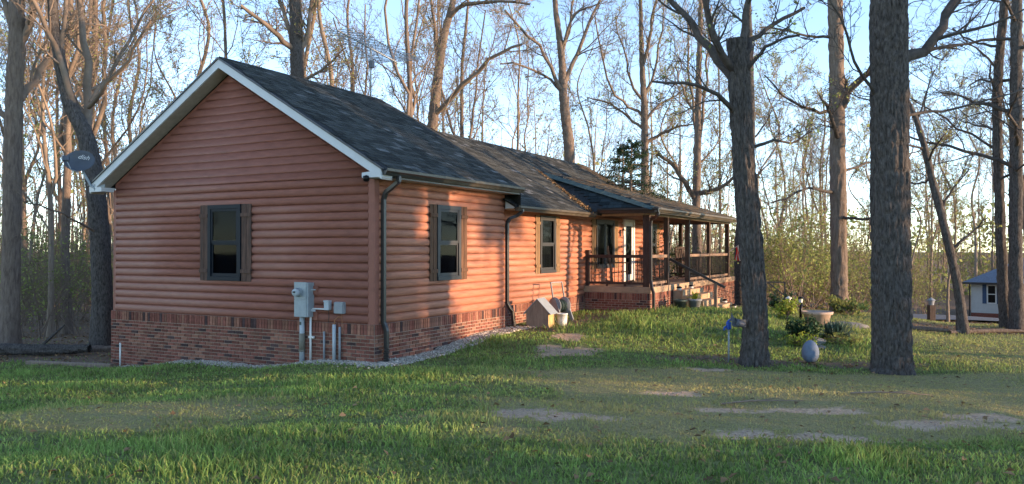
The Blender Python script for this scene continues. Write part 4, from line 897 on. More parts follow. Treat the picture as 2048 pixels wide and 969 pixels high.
# the thickest trunk
b = base_at(1783, 14.2); Y = 14.2
pts = [b, A3(1783, 640, Y), A3(1781, 450, Y), A3(1780, 250, Y), A3(1779, 60, Y), A3(1778, -140, Y), A3(1776, -420, Y)]
limbs = [([A3(1800, 122, Y), A3(1850, 98, Y + .3), A3(1885, 55, Y + .5), A3(1915, -10, Y + .9), A3(1960, -90, Y + 1.3)], .105, .06), ([A3(1800, 235, Y), A3(1880, 218, Y + .6), A3(1960, 205, Y + 1.), A3(2060, 170, Y + 1.5)], .03, .012),
         ([A3(1755, 200, Y), A3(1715, 130, Y - .5), A3(1690, 60, Y - .8), A3(1650, -20, Y - 1)], .03, .015), ([A3(1770, -200, Y), A3(1690, -300, Y), A3(1620, -420, Y + 1)], .1, .05), ([A3(1790, -220, Y), A3(1880, -330, Y), A3(1950, -450, Y - 1)], .1, .05)]
d = tree_meshes(12, pts, [.325, .315, .312, .305, .30, .28, .2], limbs, around=150, step=.045, amp=.026, flare=.30, fh=.28, bark="bark_dark", twig="limb_shaded", n2=5, n3=6, n4=5)
realise(d, tuple(b), 0, "thickest rough-barked trunk on the lawn beside the stone egg", name="oak_tree")
b = base_at(1479, 34.); Y = 34.
pts = [b, A3(1479, 560, Y), A3(1480, 470, Y), A3(1494, 380, Y), A3(1502, 280, Y), A3(1500, 100, Y), A3(1496, -80, Y)]
d = tree_meshes(15, pts, [.25, .22, .20, .19, .18, .14, .10], auto_limbs(8, pts, [.18, .17, .16, .15, .14, .11, .08], .5, 6, (1.5, 3.5), (30, 60)), around=24, step=.1, amp=.014, bark="bark_dark", twig="limb_shaded", n2=5, n3=5, n4=4)
realise(d, tuple(b), 0, "dark bent trunk at the porch end, half hidden by the snapped tree", name="bent_tree")
# the straight tree behind it, lit on one side
b = base_at(1678, 25.); Y = 25.
pts = [b, A3(1678, 540, Y), A3(1676, 300, Y), A3(1674, 100, Y), A3(1670, -60, Y), A3(1668, -240, Y)]
limbs = [([A3(1680, 222, Y), A3(1702, 175, Y - .3), A3(1740, 145, Y - .8), A3(1790, 90, Y - 1.2)], .13, .07), ([A3(1668, 225, Y), A3(1630, 222, Y - .5), A3(1575, 198, Y - 1), A3(1530, 150, Y - 1.5)], .06, .02), ([A3(1680, 285, Y), A3(1668, 250, Y - .6), A3(1655, 215, Y - .9), A3(1640, 190, Y - 1)], .08, .03),
         ([A3(1668, 75, Y), A3(1620, 72, Y), A3(1570, 60, Y - .6), A3(1520, 55, Y - 1)], .05, .02), ([A3(1668, 385, Y), A3(1620, 378, Y - 1), A3(1570, 400, Y - 2), A3(1530, 405, Y - 2.5)], .05, .015), ([A3(1680, 430, Y), A3(1720, 440, Y - 1), A3(1760, 428, Y - 2), A3(1830, 425, Y - 3)], .05, .015), ([A3(1670, -100, Y), A3(1720, -160, Y), A3(1760, -260, Y)], .12, .05), ([A3(1670, -100, Y), A3(1620, -180, Y), A3(1580, -260, Y)], .12, .05), ([A3(1680, 350, Y), A3(1730, 330, Y + 1), A3(1790, 322, Y + 2), A3(1860, 290, Y + 3)], .05, .015)]
d = tree_meshes(13, pts, [.27, .24, .235, .225, .2, .15], limbs, around=40, step=.06, amp=.02, flare=.25, fh=.4, bark="bark", twig="limb_shaded", n2=6, n3=6, n4=5, leaves=700)
realise(d, tuple(b), 0, "tall straight trunk behind the pale planter, its side sunlit", name="poplar_tree")
# leaning slim tree by the leaf bed
b = base_at(1925, 20.); Y = 20.
pts = [b, A3(1918, 590, Y), A3(1895, 480, Y), A3(1868, 370, Y + .2), A3(1840, 260, Y + .3), A3(1815, 200, Y + .4), A3(1790, 165, Y + .5)]
limbs = auto_limbs(3, pts, [.15, .13, .12, .11, .09, .06, .03], .3, 9, (1.2, 2.8), (40, 80), .03)
d = tree_meshes(14, pts, [.125, .105, .098, .088, .07, .05, .025], limbs, around=24, step=.08, amp=.012, bark="bark_dark", twig="limb_shaded", n2=6, n3=6, n4=4, leaves=300)
realise(d, tuple(b), 0, "slim leaning trunk rising from the leaf bed near the neighbour's house", name="leaning_tree")
# pair at the right edge
for k, (px, Y, top, lab, rr) in enumerate(((2012, 22.6, 2008, "slimmer trunk of the close pair before the neighbour's house", .15), (2033, 22.0, 2034, "thicker trunk of the close pair before the neighbour's house", .19))):
    b = base_at(px, Y); pts = [b, A3(px - 2 - 6 * (1 - k), 540, Y), A3(px - 14 * (1 - k), 340, Y), A3(top - 12 * (1 - k), 180, Y), A3(top + 2, 20, Y), A3(top + 14, -150, Y), A3(top + 20, -300, Y)]
    limbs = auto_limbs(20 + k, pts, [rr, rr * .9, rr * .85, rr * .8, rr * .7, rr * .6, rr * .4], .3, 14, (2., 4.5), (55, 90), .0 if k else .03)
    d = tree_meshes(16 + k, pts, [rr, rr * .9, rr * .85, rr * .8, rr * .7, rr * .6, rr * .4], limbs, around=30, step=.07, amp=.015, bark="bark_dark", twig="limb_shaded", n2=6, n3=6, n4=5, up=.0, flare=.2)
    realise(d, tuple(b), 0, lab, name="maple_tree")
# left: forked tree at the house corner
b = base_at(207, 21.); Y = 21.
pts = [b, A3(204, 560, Y), A3(196, 430, Y), A3(184, 330, Y), A3(166, 262, Y), A3(136, 200, Y), A3(114, 100, Y), A3(104, 20, Y), A3(98, -100, Y)]
rad = [.26, .24, .23, .22, .20, .165, .14, .12, .08]
limbs = [([A3(176, 285, Y), A3(176, 220, Y + .3), A3(168, 130, Y + .5), A3(158, 40, Y + .8), A3(152, -60, Y + 1)], .13, .07), ([A3(150, 225, Y), A3(115, 110, Y - .2), A3(72, 20, Y - .5), A3(45, -40, Y - .8)], .09, .04), ([A3(176, 215, Y), A3(210, 170, Y - .6), A3(255, 110, Y - 1), A3(300, 40, Y - 1.5)], .06, .03), ([A3(180, 205, Y), A3(230, 130, Y + .4), A3(280, 40, Y + .8), A3(320, -20, Y + 1)], .055, .03), ([A3(118, 100, Y), A3(128, 40, Y), A3(134, -40, Y)], .08, .05), ([A3(198, 470, Y), A3(150, 440, Y - 1), A3(90, 415, Y - 2), A3(40, 400, Y - 2.5)], .035, .012)]
d = tree_meshes(18, pts, rad, limbs, around=36, step=.06, amp=.014, flare=.3, bark="bark_dark", n2=6, n3=6, n4=5)
realise(d, tuple(b), 0, "forked grey tree standing against the house corner under the satellite dish", name="forked_tree")
# left edge tree
b = base_at(20, 21.5); Y = 21.5
pts = [b, A3(22, 560, Y), A3(24, 380, Y), A3(27, 200, Y), A3(32, 70, Y), A3(28, -60, Y), A3(20, -200, Y)]
rad = [.24, .22, .215, .21, .2, .16, .1]
limbs = [([A3(34, 95, Y), A3(60, 40, Y), A3(70, -30, Y), A3(80, -100, Y)], .11, .06), ([A3(28, 70, Y), A3(10, 10, Y), A3(-10, -50, Y)], .1, .06), ([A3(30, 210, Y), A3(60, 170, Y + 1), A3(105, 105, Y + 1.5), A3(150, 20, Y + 2)], .12, .06), ([A3(26, 240, Y), A3(-10, 220, Y), A3(-60, 180, Y)], .1, .05)]
d = tree_meshes(19, pts, rad, limbs, around=36, step=.06, amp=.014, flare=.25, bark="bark", n2=6, n3=6, n4=5, leaves=100)
realise(d, tuple(b), 0, "straight sunlit trunk left of the forked tree, at the edge of the lawn", name="hickory_tree")
# behind the house: tree with the long low limb
b = base_at(858, 34.); Y = 34.
pts = [b, A3(860, 330, Y), A3(866, 240, Y), A3(876, 150, Y), A3(888, 70, Y), A3(905, 5, Y), A3(915, -80, Y)]
limbs = [([A3(866, 232, Y), A3(900, 192, Y - .6), A3(955, 145, Y - 1.2), A3(1005, 105, Y - 1.8), A3(1045, 88, Y - 2)], .12, .05), ([A3(898, 35, Y), A3(925, 10, Y - .5), A3(985, 2, Y - 1.), A3(1060, 8, Y - 1.5)], .11, .04), ([A3(878, 130, Y), A3(868, 60, Y + .5), A3(862, -20, Y + .8)], .10, .05), ([A3(900, 20, Y), A3(935, -60, Y), A3(960, -140, Y)], .10, .05)]
d = tree_meshes(21, pts, [.27, .24, .22, .20, .165, .13, .09], limbs, around=28, step=.1, amp=.02, bark="bark", n2=7, n3=7, n4=6, th=1.6, leaves=200)
realise(d, tuple(b), 0, "tree behind the roof with a long low limb reaching sideways", name="ash_tree")
# wide V-shaped tree over the main ridge
b = base_at(1140, 38.); Y = 38.
pts = [b, A3(1140, 330, Y), A3(1132, 240, Y), A3(1126, 178, Y), A3(1124, 120, Y), A3(1112, 20, Y), A3(1104, -70, Y)]
limbs = [([A3(1127, 185, Y), A3(1105, 140, Y - .5), A3(1070, 85, Y - 1), A3(1010, 20, Y - 2)], .10, .05), ([A3(1128, 172, Y), A3(1148, 130, Y + .5), A3(1162, 80, Y + .8), A3(1185, 30, Y + 1.2), A3(1215, -30, Y + 2)], .12, .05), ([A3(1126, 185, Y), A3(1090, 155, Y), A3(1040, 130, Y - 1), A3(1000, 128, Y - 1.5)], .08, .03), ([A3(1124, 110, Y), A3(1140, 50, Y), A3(1150, -30, Y)], .08, .04), ([A3(1122, 95, Y), A3(1150, 30, Y - .5), A3(1200, 5, Y - 1)], .08, .03)]
d = tree_meshes(22, pts, [.29, .25, .23, .20, .16, .12, .08], limbs, around=26, step=.1, amp=.02, bark="bark", n2=6, n3=7, n4=6, th=1.6)
realise(d, tuple(b), 0, "bare tree over the lower roof ridge, opening in a wide V", name="elm_tree")
# budding tree with the cedar at its foot
b = base_at(1290, 40.); Y = 40.
pts = [b, A3(1290, 380, Y), A3(1290, 280, Y), A3(1288, 200, Y), A3(1284, 110, Y), A3(1282, 20, Y), A3(1280, -80, Y)]
limbs = [([A3(1289, 235, Y), A3(1262, 210, Y), A3(1228, 190, Y - .5), A3(1205, 110, Y - 1), A3(1190, 30, Y - 1)], .08, .03), ([A3(1289, 205, Y), A3(1265, 170, Y), A3(1250, 110, Y + .5), A3(1232, 30, Y + 1)], .08, .03), ([A3(1288, 200, Y), A3(1305, 150, Y), A3(1322, 80, Y - .5), A3(1330, 0, Y - 1)], .08, .03), ([A3(1290, 290, Y), A3(1320, 268, Y), A3(1350, 255, Y - 1), A3(1390, 248, Y - 1)], .1, .03), ([A3(1290, 245, Y), A3(1315, 210, Y), A3(1345, 195, Y + 1), A3(1375, 170, Y + 1)], .08, .03), ([A3(1288, 260, Y), A3(1258, 235, Y + 1), A3(1215, 205, Y + 1), A3(1175, 195, Y + 1)], .08, .03), ([A3(1286, 130, Y), A3(1302, 60, Y), A3(1312, -20, Y)], .1, .05)]
d = tree_meshes(23, pts, [.23, .20, .175, .15, .12, .09, .06], limbs, around=24, step=.12, amp=.02, bark="bark", n2=7, n3=7, n4=6, th=1.6, leaves=3800, up=.12)
realise(d, tuple(b), 0, "budding tree with many upright limbs rising behind the dark cedar", name="tulip_tree")
# tree with two curved arms beyond the porch
b = base_at(1393, 36.); Y = 36.
pts = [b, A3(1394, 470, Y), A3(1393, 390, Y), A3(1396, 280, Y), A3(1398, 150, Y), A3(1402, 30, Y), A3(1404, -80, Y)]
limbs = [([A3(1390, 398, Y), A3(1372, 370, Y - .3), A3(1345, 330, Y - .6), A3(1312, 302, Y - 1)], .13, .07), ([A3(1397, 388, Y), A3(1425, 382, Y - .4), A3(1450, 370, Y - .8), A3(1475, 345, Y - 1.2)], .12, .06), ([A3(1396, 330, Y), A3(1388, 250, Y + .5), A3(1384, 130, Y + .8), A3(1376, 20, Y + 1)], .075, .035), ([A3(1397, 300, Y), A3(1408, 210, Y), A3(1418, 110, Y), A3(1424, 10, Y)], .075, .035), ([A3(1396, 330, Y), A3(1425, 300, Y), A3(1450, 260, Y + 1)], .05, .02), ([A3(1396, 240, Y), A3(1370, 190, Y), A3(1350, 130, Y)], .07, .03)]
d = tree_meshes(24, pts, [.23, .20, .18, .15, .12, .10, .07], limbs, around=24, step=.12, amp=.02, bark="bark", n2=7, n3=7, n4=6, th=1.6, leaves=1800, up=.1)
realise(d, tuple(b), 0, "tree beyond the porch roof with two low arms curving out", name="beech_tree")
# thick pale stem over the gable roof
b = base_at(590, 30.); Y = 30.
pts = [b, A3(592, 260, Y), A3(594, 150, Y), A3(592, 60, Y), A3(588, -40, Y), A3(585, -160, Y)]
limbs = [([A3(590, 100, Y), A3(560, 78, Y - .5), A3(525, 45, Y - 1), A3(480, 10, Y - 1.5)], .12, .06), ([A3(590, 90, Y), A3(572, 40, Y), A3(550, -20, Y)], .1, .05), ([A3(596, 110, Y), A3(615, 60, Y), A3(625, -20, Y)], .12, .06), ([A3(596, 170, Y), A3(640, 140, Y - .5), A3(690, 95, Y - 1)], .07, .03)]
d = tree_meshes(25, pts, [.30, .27, .26, .24, .2, .14], limbs, around=28, step=.1, amp=.016, bark="bark_dark", n2=6, n3=7, n4=6, th=1.6, leaves=500)
realise(d, tuple(b), 0, "thick grey trunk standing behind the gable roof", name="chestnut_tree")

# --- the wood: prototypes of tall bare trees, each copied
def proto(seed, h, r0, fork, leaves, bark, n_l=12, t0=.25, lean=.3):
    rng = np.random.default_rng(seed); k = 7; pts = [np.array([0, 0, 0.])]
    for i in range(1, k): pts.append(np.array([rng.normal() * lean * i * .35, rng.normal() * lean * i * .35, h * i / (k - 1)]))
    rad = list(r0 * np.linspace(1, .25, k)); limbs = auto_limbs(seed + 1, pts, rad, t0, n_l, (h * .16, h * .38), (22, 55), .10)
    if fork:
        for s in (-1, 1):
            f = int(k * .4); b_ = pts[f]; limbs.append(([b_, b_ + np.array([s * .5, .2 * s, h * .12]), b_ + np.array([s * 1.1, .5, h * .28]), b_ + np.array([s * 1.5, .3 * s, h * .5])], rad[f] * .75, rad[f] * .3))
    return tree_meshes(seed, pts, rad, limbs, around=12, step=.3, amp=.012, bark=bark, twig="twig" if bark != "bark_pale" else "twig_pale", n2=5, n3=6, n4=5, leaves=leaves, up=.07, tw=.005, th=1.4)
PD = [proto(31, 17, .15, True, 900, "bark", lean=.15), proto(32, 19, .14, False, 2200, "bark_pale", lean=.15), proto(33, 15, .10, True, 2200, "bark_pale", lean=.2), proto(34, 20, .18, True, 700, "bark", lean=.18), proto(35, 13, .07, False, 4200, "bark_pale", 14, .2, .4), proto(36, 18, .11, False, 3200, "bark", 14, .2, .15)]
LAB = {"L": ("tree in the woods left of the house", "woods left of the house"), "B": ("tree in the woods behind the house roof", "woods behind the house"), "R": ("tree standing in the woods beyond the porch", "woods beyond the porch")}
KIND = ("brown forked", "straight pale-barked", "slender forked pale-barked", "stout brown forked", "thin budding", "slim brown budding")
rt_ = random.Random(77); protos = {}
def plant(kind, i, px, Y, s=1., rz=None):
    X = (px - 1024) / F * Y; loc = (X, Y, float(gz(X, Y)) - .1); rz = rt_.random() * 6.28 if rz is None else rz; lab = KIND[i] + " " + LAB[kind][0]; grp = KIND[i] + " trees in the " + LAB[kind][1]
    if i not in protos:
        protos[i] = realise(PD[i], loc, rz, lab, grp, "woodland_tree", "tree", s)
    else:
        o = copy_tree(protos[i], loc, rz, s, lab); o["group"] = grp
for px, Y, i, s in ((135, 27, 3, .9), (100, 25, 2, .9), (72, 34, 4, 1.1), (158, 38, 4, 1.1), (30, 40, 5, 1), (192, 30, 3, 1), (48, 38, 0, 1), (215, 36, 5, 1), (245, 33, 2, 1), (320, 34, 4, 1), (120, 48, 0, 1.1), (270, 46, 1, 1.1), (180, 52, 5, 1.2)): plant("L", i, px, Y, s)
for px, Y, i, s in ((400, 36, 1, 1), (445, 32, 5, 1), (622, 33, 1, 1.), (655, 31, 1, .95), (700, 40, 0, 1), (815, 31, 3, .85), (840, 42, 2, 1), (920, 44, 0, 1.1), (1030, 46, 2, 1.1), (1175, 52, 2, 1.1), (600, 50, 4, 1.2), (880, 55, 1, 1.1)): plant("B", i, px, Y, s)
for px, Y, i, s in ((1345, 46, 4, 1.1), (1440, 50, 5, 1), (1535, 40, 4, 1.), (1560, 55, 2, 1.1), (1610, 48, 4, 1.1), (1640, 60, 0, 1), (1720, 52, 4, 1), (1820, 45, 4, .9), (1862, 55, 2, 1), (1895, 32, 4, .8), (1950, 70, 1, 1), (1985, 75, 5, 1), (2060, 48, 3, 1), (1750, 38, 4, .8), (2090, 30, 0, .9)): plant("R", i, px, Y, s)

# the next belt of wood and what stands behind it reads as one mass
def far_wood():
    rng = np.random.default_rng(5); VT, QT, VL, QL = [], [], [], []; bt = bl = 0
    low, low2 = [], []
    for sd_ in range(5):
        h = 17; pts = [np.array([0, 0, 0.]), np.array([.2, .1, h * .33]), np.array([-.1, .3, h * .66]), np.array([.2, 0, h])]; rad = [.13, .11, .07, .02]
        lim = auto_limbs(90 + sd_, pts, rad, .18, 10, (2.5, 6), (20, 50), .12); P = catmull(pts, 6)[None]; Rr = np.interp(np.linspace(0, 1, 6), np.linspace(0, 1, 4), rad)[None]; r_ = np.random.default_rng(sd_)
        P0 = np.stack([catmull(p, 5) for p, a, c in lim]); R0 = np.stack([np.linspace(a, c, 5) for p, a, c in lim]); P2, R2 = kids(P0, R0, 6, r_, 4, .15, 1, (.3, .7), (20, 60), .08, .15, .55, .011); P3, R3 = kids(P2, R2, 4, r_, 2, .15, 1, (.45, .85), (20, 60), .05, .2, .6, .007)
        low2.append((merge([tubes(P, Rr, 5), tubes(P0, R0, 3), tubes(P2, R2 * 2, 3)]), P3[:, -1]))
        low.append((merge([tubes(P, Rr, 5), tubes(P0, R0, 4), tubes(P2, R2, 3), tubes(P3, R3, 3)]), P3[:, -1]))
    for k in range(260):
        az = math.radians(rng.uniform(-50, 46) if k < 110 else rng.uniform(16, 46) if k < 130 else rng.uniform(50, 310)); D = rng.uniform(52, 105) if k < 105 else rng.uniform(82, 108) if k < 130 else rng.uniform(38, 80); X, Y = D * math.sin(az), D * math.cos(az)
        if 20 < X < 62 and 52 < Y < 80: continue
        if X > .47 * Y and X > 0 and 24 < Y < 62: continue
        if X > 0 and -.32 * X - 6 < Y < -.23 * X + 60 and D < 70 and rng.random() < .85 and k >= 130: continue      # thin where the low sun comes in
        (V, Q), tips = (low if k < 130 else low2)[rng.integers(5)]; s = rng.uniform(.75, 1.15); a = rng.random() * 6.28; c, s_ = math.cos(a) * s, math.sin(a) * s; M = np.array([[c, -s_, 0], [s_, c, 0], [0, 0, s * rng.uniform(.85, 1.1)]]); off = np.array([X, Y, float(gz(X, Y)) - .3])
        VT.append(V @ M.T + off); QT.append(Q + bt); bt += len(V)
        if rng.random() < .6:
            nl = 260; t_ = tips[rng.integers(0, len(tips), nl)] @ M.T + off + rng.normal(size=(nl, 3)) * .35; Vq, Qq = leaf_quads(t_, rng, .06, .13); VL.append(Vq); QL.append(Qq + bl); bl += len(Vq)
    o = np_mesh("far_woods", np.concatenate(VT), np.concatenate(QT), "twig_pale", None, True); tag(o, "distant bare spring woods closing off the view", "woods", None, "stuff")
    # low brush at the wood's foot, all the way round
    m = 5000; az = np.radians(np.where(rng.random(m) < .35, rng.uniform(-48, 44, m), rng.uniform(130, 320, m))); D = rng.uniform(58, 120, m); X, Y = D * np.sin(az), D * np.cos(az); kp = ~((X > 18) & (X < 80) & (Y > 40) & (Y < 80)); X, Y = X[kp], Y[kp]
    c = np.stack([X, Y, gz(X, Y) + 13 * rng.random(len(X)) ** 3.2], 1); Vq, Qq = leaf_quads(c, rng, .15, .38); VL.append(Vq); QL.append(Qq + bl); bl += len(Vq)
    # slim saplings filling the view between the trunks
    m = 5200; az = np.radians(rng.uniform(-44, 42, m)); D = rng.uniform(50, 118, m); X, Y = D * np.sin(az), D * np.cos(az); kp = ~((X > 18) & (X < 80) & (Y > 36) & (Y < 82)); X, Y = X[kp], Y[kp]; m = len(X); hh = rng.uniform(3, 11, m)
    dx = rng.normal(size=(m, 2)) * .09 * hh[:, None]; t3 = np.array([0, .5, 1.]); P = np.stack([X[:, None] + dx[:, :1] * t3 ** 2, Y[:, None] + dx[:, 1:] * t3 ** 2, (gz(X, Y) - .2)[:, None] + hh[:, None] * t3], -1); Rr = (hh * .006)[:, None] * np.array([1, .7, .25]); PB, RB = kids(P, Rr, 4, rng, 2, .3, 1, (.2, .45), (20, 50), .1, .1, .5, .008)
    V, Q = merge([tubes(P, Rr, 3), tubes(PB, RB, 3)]); np_mesh("saplings", V, Q, "twig_pale", o, True)
    m = 6000; az = np.radians(rng.uniform(14, 47, m)); D = rng.uniform(84, 112, m); X, Y = D * np.sin(az), D * np.cos(az); kp = Y < 150; c = np.stack([X, Y, gz(X, Y) + 9 * rng.random(m) ** 1.4], 1); Vq, Qq = leaf_quads(c, rng, .15, .40); VL.append(Vq); QL.append(Qq + bl); bl += len(Vq)
    o2 = np_mesh("foliage", np.concatenate(VL), np.concatenate(QL), "bud_leaf", o)
far_wood()

# understorey: yellow-green thicket (stems and small leaves), one mass
def thicket(name, seed, regions, label):
    rng = np.random.default_rng(seed); VT, QT, VL, QL = [], [], [], []; bt = bl = 0
    for (p0, p1, Y0, Y1, n, h, nl) in regions:
        for k in range(n):
            px = rng.uniform(p0, p1); Y = rng.uniform(Y0, Y1); X = (px - 1024) / F * Y; g_ = float(gz(X, Y)) - .05; hh = h * rng.uniform(.5, 1.1); m = 3
            P = np.stack([np.stack([np.array([X, Y, g_]) + np.array([rng.normal() * .1, rng.normal() * .1, 0]) + np.array([dx * t, dy * t, hh * t]) for t in np.linspace(0, 1, 5)]) for dx, dy in rng.normal(size=(m, 2)) * hh * .25]); Rr = np.repeat(np.linspace(.022, .006, 5)[None], m, 0)
            P2, R2 = kids(P, Rr, 9, rng, 4, .15, 1, (.3, .6), (30, 70), .04, .2, .6, .006); P3, R3 = kids(P2, R2, 4, rng, 3, .2, 1, (.4, .8), (30, 70), .02, .2, .6, .005)
            V, Q = merge([tubes(P, Rr, 4), tubes(P2, R2, 3), tubes(P3, R3, 3)]); VT.append(V); QT.append(Q + bt); bt += len(V)
            c = P3[rng.integers(0, len(P3), nl), rng.integers(1, 3, nl)] + rng.normal(size=(nl, 3)) * .08; Vq, Qq = leaf_quads(c, rng, .03, .07); VL.append(Vq); QL.append(Qq + bl); bl += len(Vq)
    o = np_mesh(name, np.concatenate(VT), np.concatenate(QT), "twig", None, True); tag(o, label, "undergrowth", None, "stuff"); np_mesh("foliage", np.concatenate(VL), np.concatenate(QL), "bush_leaf", o)
thicket("woodland_undergrowth", 61, [(-30, 215, 24, 40, 26, 3.2, 240), (-40, 230, 40, 55, 22, 4, 240)], "budding undergrowth in the woods left of the house")
thicket("garden_thicket", 62, [(1545, 1665, 26, 34, 14, 3.0, 520), (1500, 1740, 34, 46, 22, 4, 500), (1330, 1500, 38, 52, 22, 4., 260)], "green budding thicket behind the planter and porch")
thicket("roadside_thicket", 63, [(1690, 1860, 47, 60, 30, 4.5, 480), (1900, 2080, 76, 85, 20, 6, 420), (1200, 1420, 50, 62, 14, 4.5, 300)], "green brush along the far side of the driveway")

# dark cedar behind the porch roof
def cedar(loc, h, seed, label, spread=1.6, name="cedar_tree"):
    rng = np.random.default_rng(seed); o = empty(name, loc, 0, label, "tree"); P = np.stack([np.linspace((0, 0, 0), (.1, 0, h), 8)]); Rr = np.linspace(.14, .02, 8)[None]; V, Q = tubes(P, Rr, 8); np_mesh("trunk", V, Q, "bark", o, True)
    n = 130; t = rng.uniform(.1, 1, n); base = np.stack([.1 * t, 0 * t, h * t], 1); a = rng.random(n) * 6.28; L = spread * (1.06 - t) ** .8 * rng.uniform(.5, 1.15, n) + .12; dr = np.stack([np.cos(a), np.sin(a), rng.uniform(-.1, .45, n)], 1)
    P2 = base[:, None] + dr[:, None] * L[:, None, None] * np.linspace(0, 1, 5)[None, :, None]; P2[:, :, 2] -= .1 * L[:, None] * np.linspace(0, 1, 5) ** 2; R2 = np.repeat(np.linspace(.02, .006, 5)[None], n, 0); V, Q = tubes(P2, R2, 4); c = np_mesh("crown", V, Q, "bark", o)
    P3, R3 = kids(P2, R2, 12, rng, 3, .15, 1, (.2, .45), (30, 60), .02, .15, .6, .005); m = 17000; ix = rng.integers(0, len(P3), m); f = rng.random((m, 1)); cc = P3[ix, 0] * (1 - f) + P3[ix, -1] * f + rng.normal(size=(m, 3)) * .03; V, Q = leaf_quads(cc, rng, .018, .042); np_mesh("foliage", V, Q, "evergreen", c)
p = base_at(1258, 30); cedar(tuple(p), 6.1, 71, "dark green cedar rising behind the porch roof", 3.3)
p = base_at(1242, 32); cedar(tuple(p), 6.3, 72, "thin cedar top beside the trunk of the budding tree", 2.2)

# unseen pines and cedars, added and shaped to shade lawn, walls and roof
def pine(loc, h, base, seed, label, r=.2, spread=2.6, m=9000):
    rng = np.random.default_rng(seed); o = empty("shade_pine", loc, 0, label, "tree", "unseen pines added for shade"); P = np.stack([np.linspace((0, 0, 0), (.2, .1, h), 8)]); Rr = np.linspace(r, .03, 8)[None]; V, Q = tubes(P, Rr, 10); np_mesh("trunk", V, Q, "bark", o, True)
    n = 90; t = rng.uniform(base / h, 1, n); bs = np.stack([.2 * t, .1 * t, h * t], 1); a = rng.random(n) * 6.28; L = spread * (1.15 - (t - base / h) / (1 - base / h)) * rng.uniform(.5, 1.1, n); dr = np.stack([np.cos(a), np.sin(a), rng.uniform(-.1, .4, n)], 1)
    P2 = bs[:, None] + dr[:, None] * L[:, None, None] * np.linspace(0, 1, 5)[None, :, None]; R2 = np.repeat(np.linspace(.035, .008, 5)[None], n, 0); V, Q = tubes(P2, R2, 4); c = np_mesh("crown", V, Q, "bark", o)
    ix = rng.integers(0, n, m); f = rng.uniform(.2, 1, (m, 1)); cc = P2[ix, 0] * (1 - f) + P2[ix, -1] * f + rng.normal(size=(m, 3)) * .22; V, Q = leaf_quads(cc, rng, .07, .16); np_mesh("foliage", V, Q, "evergreen", c)
    return o
p0 = None
for k, (X, Y, h, bs) in enumerate(((22.5, 8.7, 14, 6.6), (28, 6.3, 15, 6.8), (25, 6.7, 13, 3.4), (23.6, 7.5, 13, 3.5), (34, 9.5, 14, 8.5))):
    if p0 is None: p0 = pine((X, Y, float(gz(X, Y)) - .1), h, bs, 300, "unseen tall pine, its high crown added to shade the roof")
    elif bs < 5: pine((X, Y, float(gz(X, Y)) - .1), h, bs, 300 + k, "unseen low-crowned pine added to shade the gable", spread=1.5)["group"] = "unseen low-crowned pines added for shade"
    else: copy_tree(p0, (X, Y, float(gz(X, Y)) - .1), k * 1.3, h / 14)
c0 = None
for k, (X, Y, h) in enumerate(((20, 5.6, 5.2), (22, 4.0, 5.5), (19.5, 3.0, 5.), (21, 1.2, 5.5), (19, -.6, 5.), (21.5, -2.6, 5.6), (19, -4.6, 5.2), (22, -6.8, 5.6), (24, 6.2, 4.6), (20.6, 8.75, 6.8), (21.4, 9.45, 6.5), (24.5, 2.6, 5.6), (24.5, -.4, 5.6), (25, -4, 5.8), (24, -8, 5.6), (21.6, 10.3, 5.0), (18.5, -8.5, 5.5), (17, -11, 5.5), (15.5, -14, 6))):
    loc = (X, Y, float(gz(X, Y)) - .05)
    if c0 is None: cedar(loc, 5.2, 88, "unseen bushy cedar added to shade lawn and wall", 1.5); c0 = [o for o in COL.objects if o.get("label") == "unseen bushy cedar added to shade lawn and wall"][0]; c0["group"] = "unseen cedars added for shade"
    else: copy_tree(c0, loc, k * 1.7, h / 5.2)

# ------------------------------------------------------------------ neighbour's house
NH = empty("neighbour_house", (34.2, 60, -3.15), R(-37), "pale sided neighbour's house with grey roof and blue shutters", "house")
nw = MB().box((0, 0, .45), (13, 8, 2.75)).build("wall", "vinyl", NH)
for i in range(15): MB().add([(-.02, -.004, .45 + i * .153), (13.02, -.004, .45 + i * .153), (13.02, -.03, .45 + i * .153), (-.02, -.03, .45 + i * .153), (-.02, -.004, .60 + i * .153), (13.02, -.004, .60 + i * .153)], [(0, 1, 2, 3), (3, 2, 5, 4)]).build("siding_board", "vinyl", nw, fix=False)
MB().box((-.02, -.02, -.5), (13.02, 8, .449)).build("foundation", "brick", NH)
MB().add([(-.5, -.5, 2.72), (13.5, -.5, 2.72), (13.5, 8.5, 2.72), (-.5, 8.5, 2.72), (3.4, 4, 4.7), (11, 4, 4.7), (-.5, -.5, 2.6), (13.5, -.5, 2.6), (13.5, 8.5, 2.6), (-.5, 8.5, 2.6)], [(0, 1, 5, 4), (1, 2, 5), (2, 3, 4, 5), (3, 0, 4), (0, 6, 7, 1), (3, 9, 6, 0), (6, 9, 8, 7), (1, 7, 8, 2), (2, 8, 9, 3)]).build("roof", "slate_roof", NH)
MB().box((-.6, -.62, 2.58), (4.0, -.501, 2.72)).build("gutter", "gutter", NH); MB().bar((-.1, -.1, -.3), (-.1, -.1, 2.6), .09, up=(1, 0, 0)).build("downspout", "gutter", NH)
for a, b in ((.72, .98), (1.64, 1.90)): MB().box((a - (.0), -.05, 1.15 if a < 2 else 1.15), (b, -.031, 2.55)).build("shutter", "blue_shutter", NH)
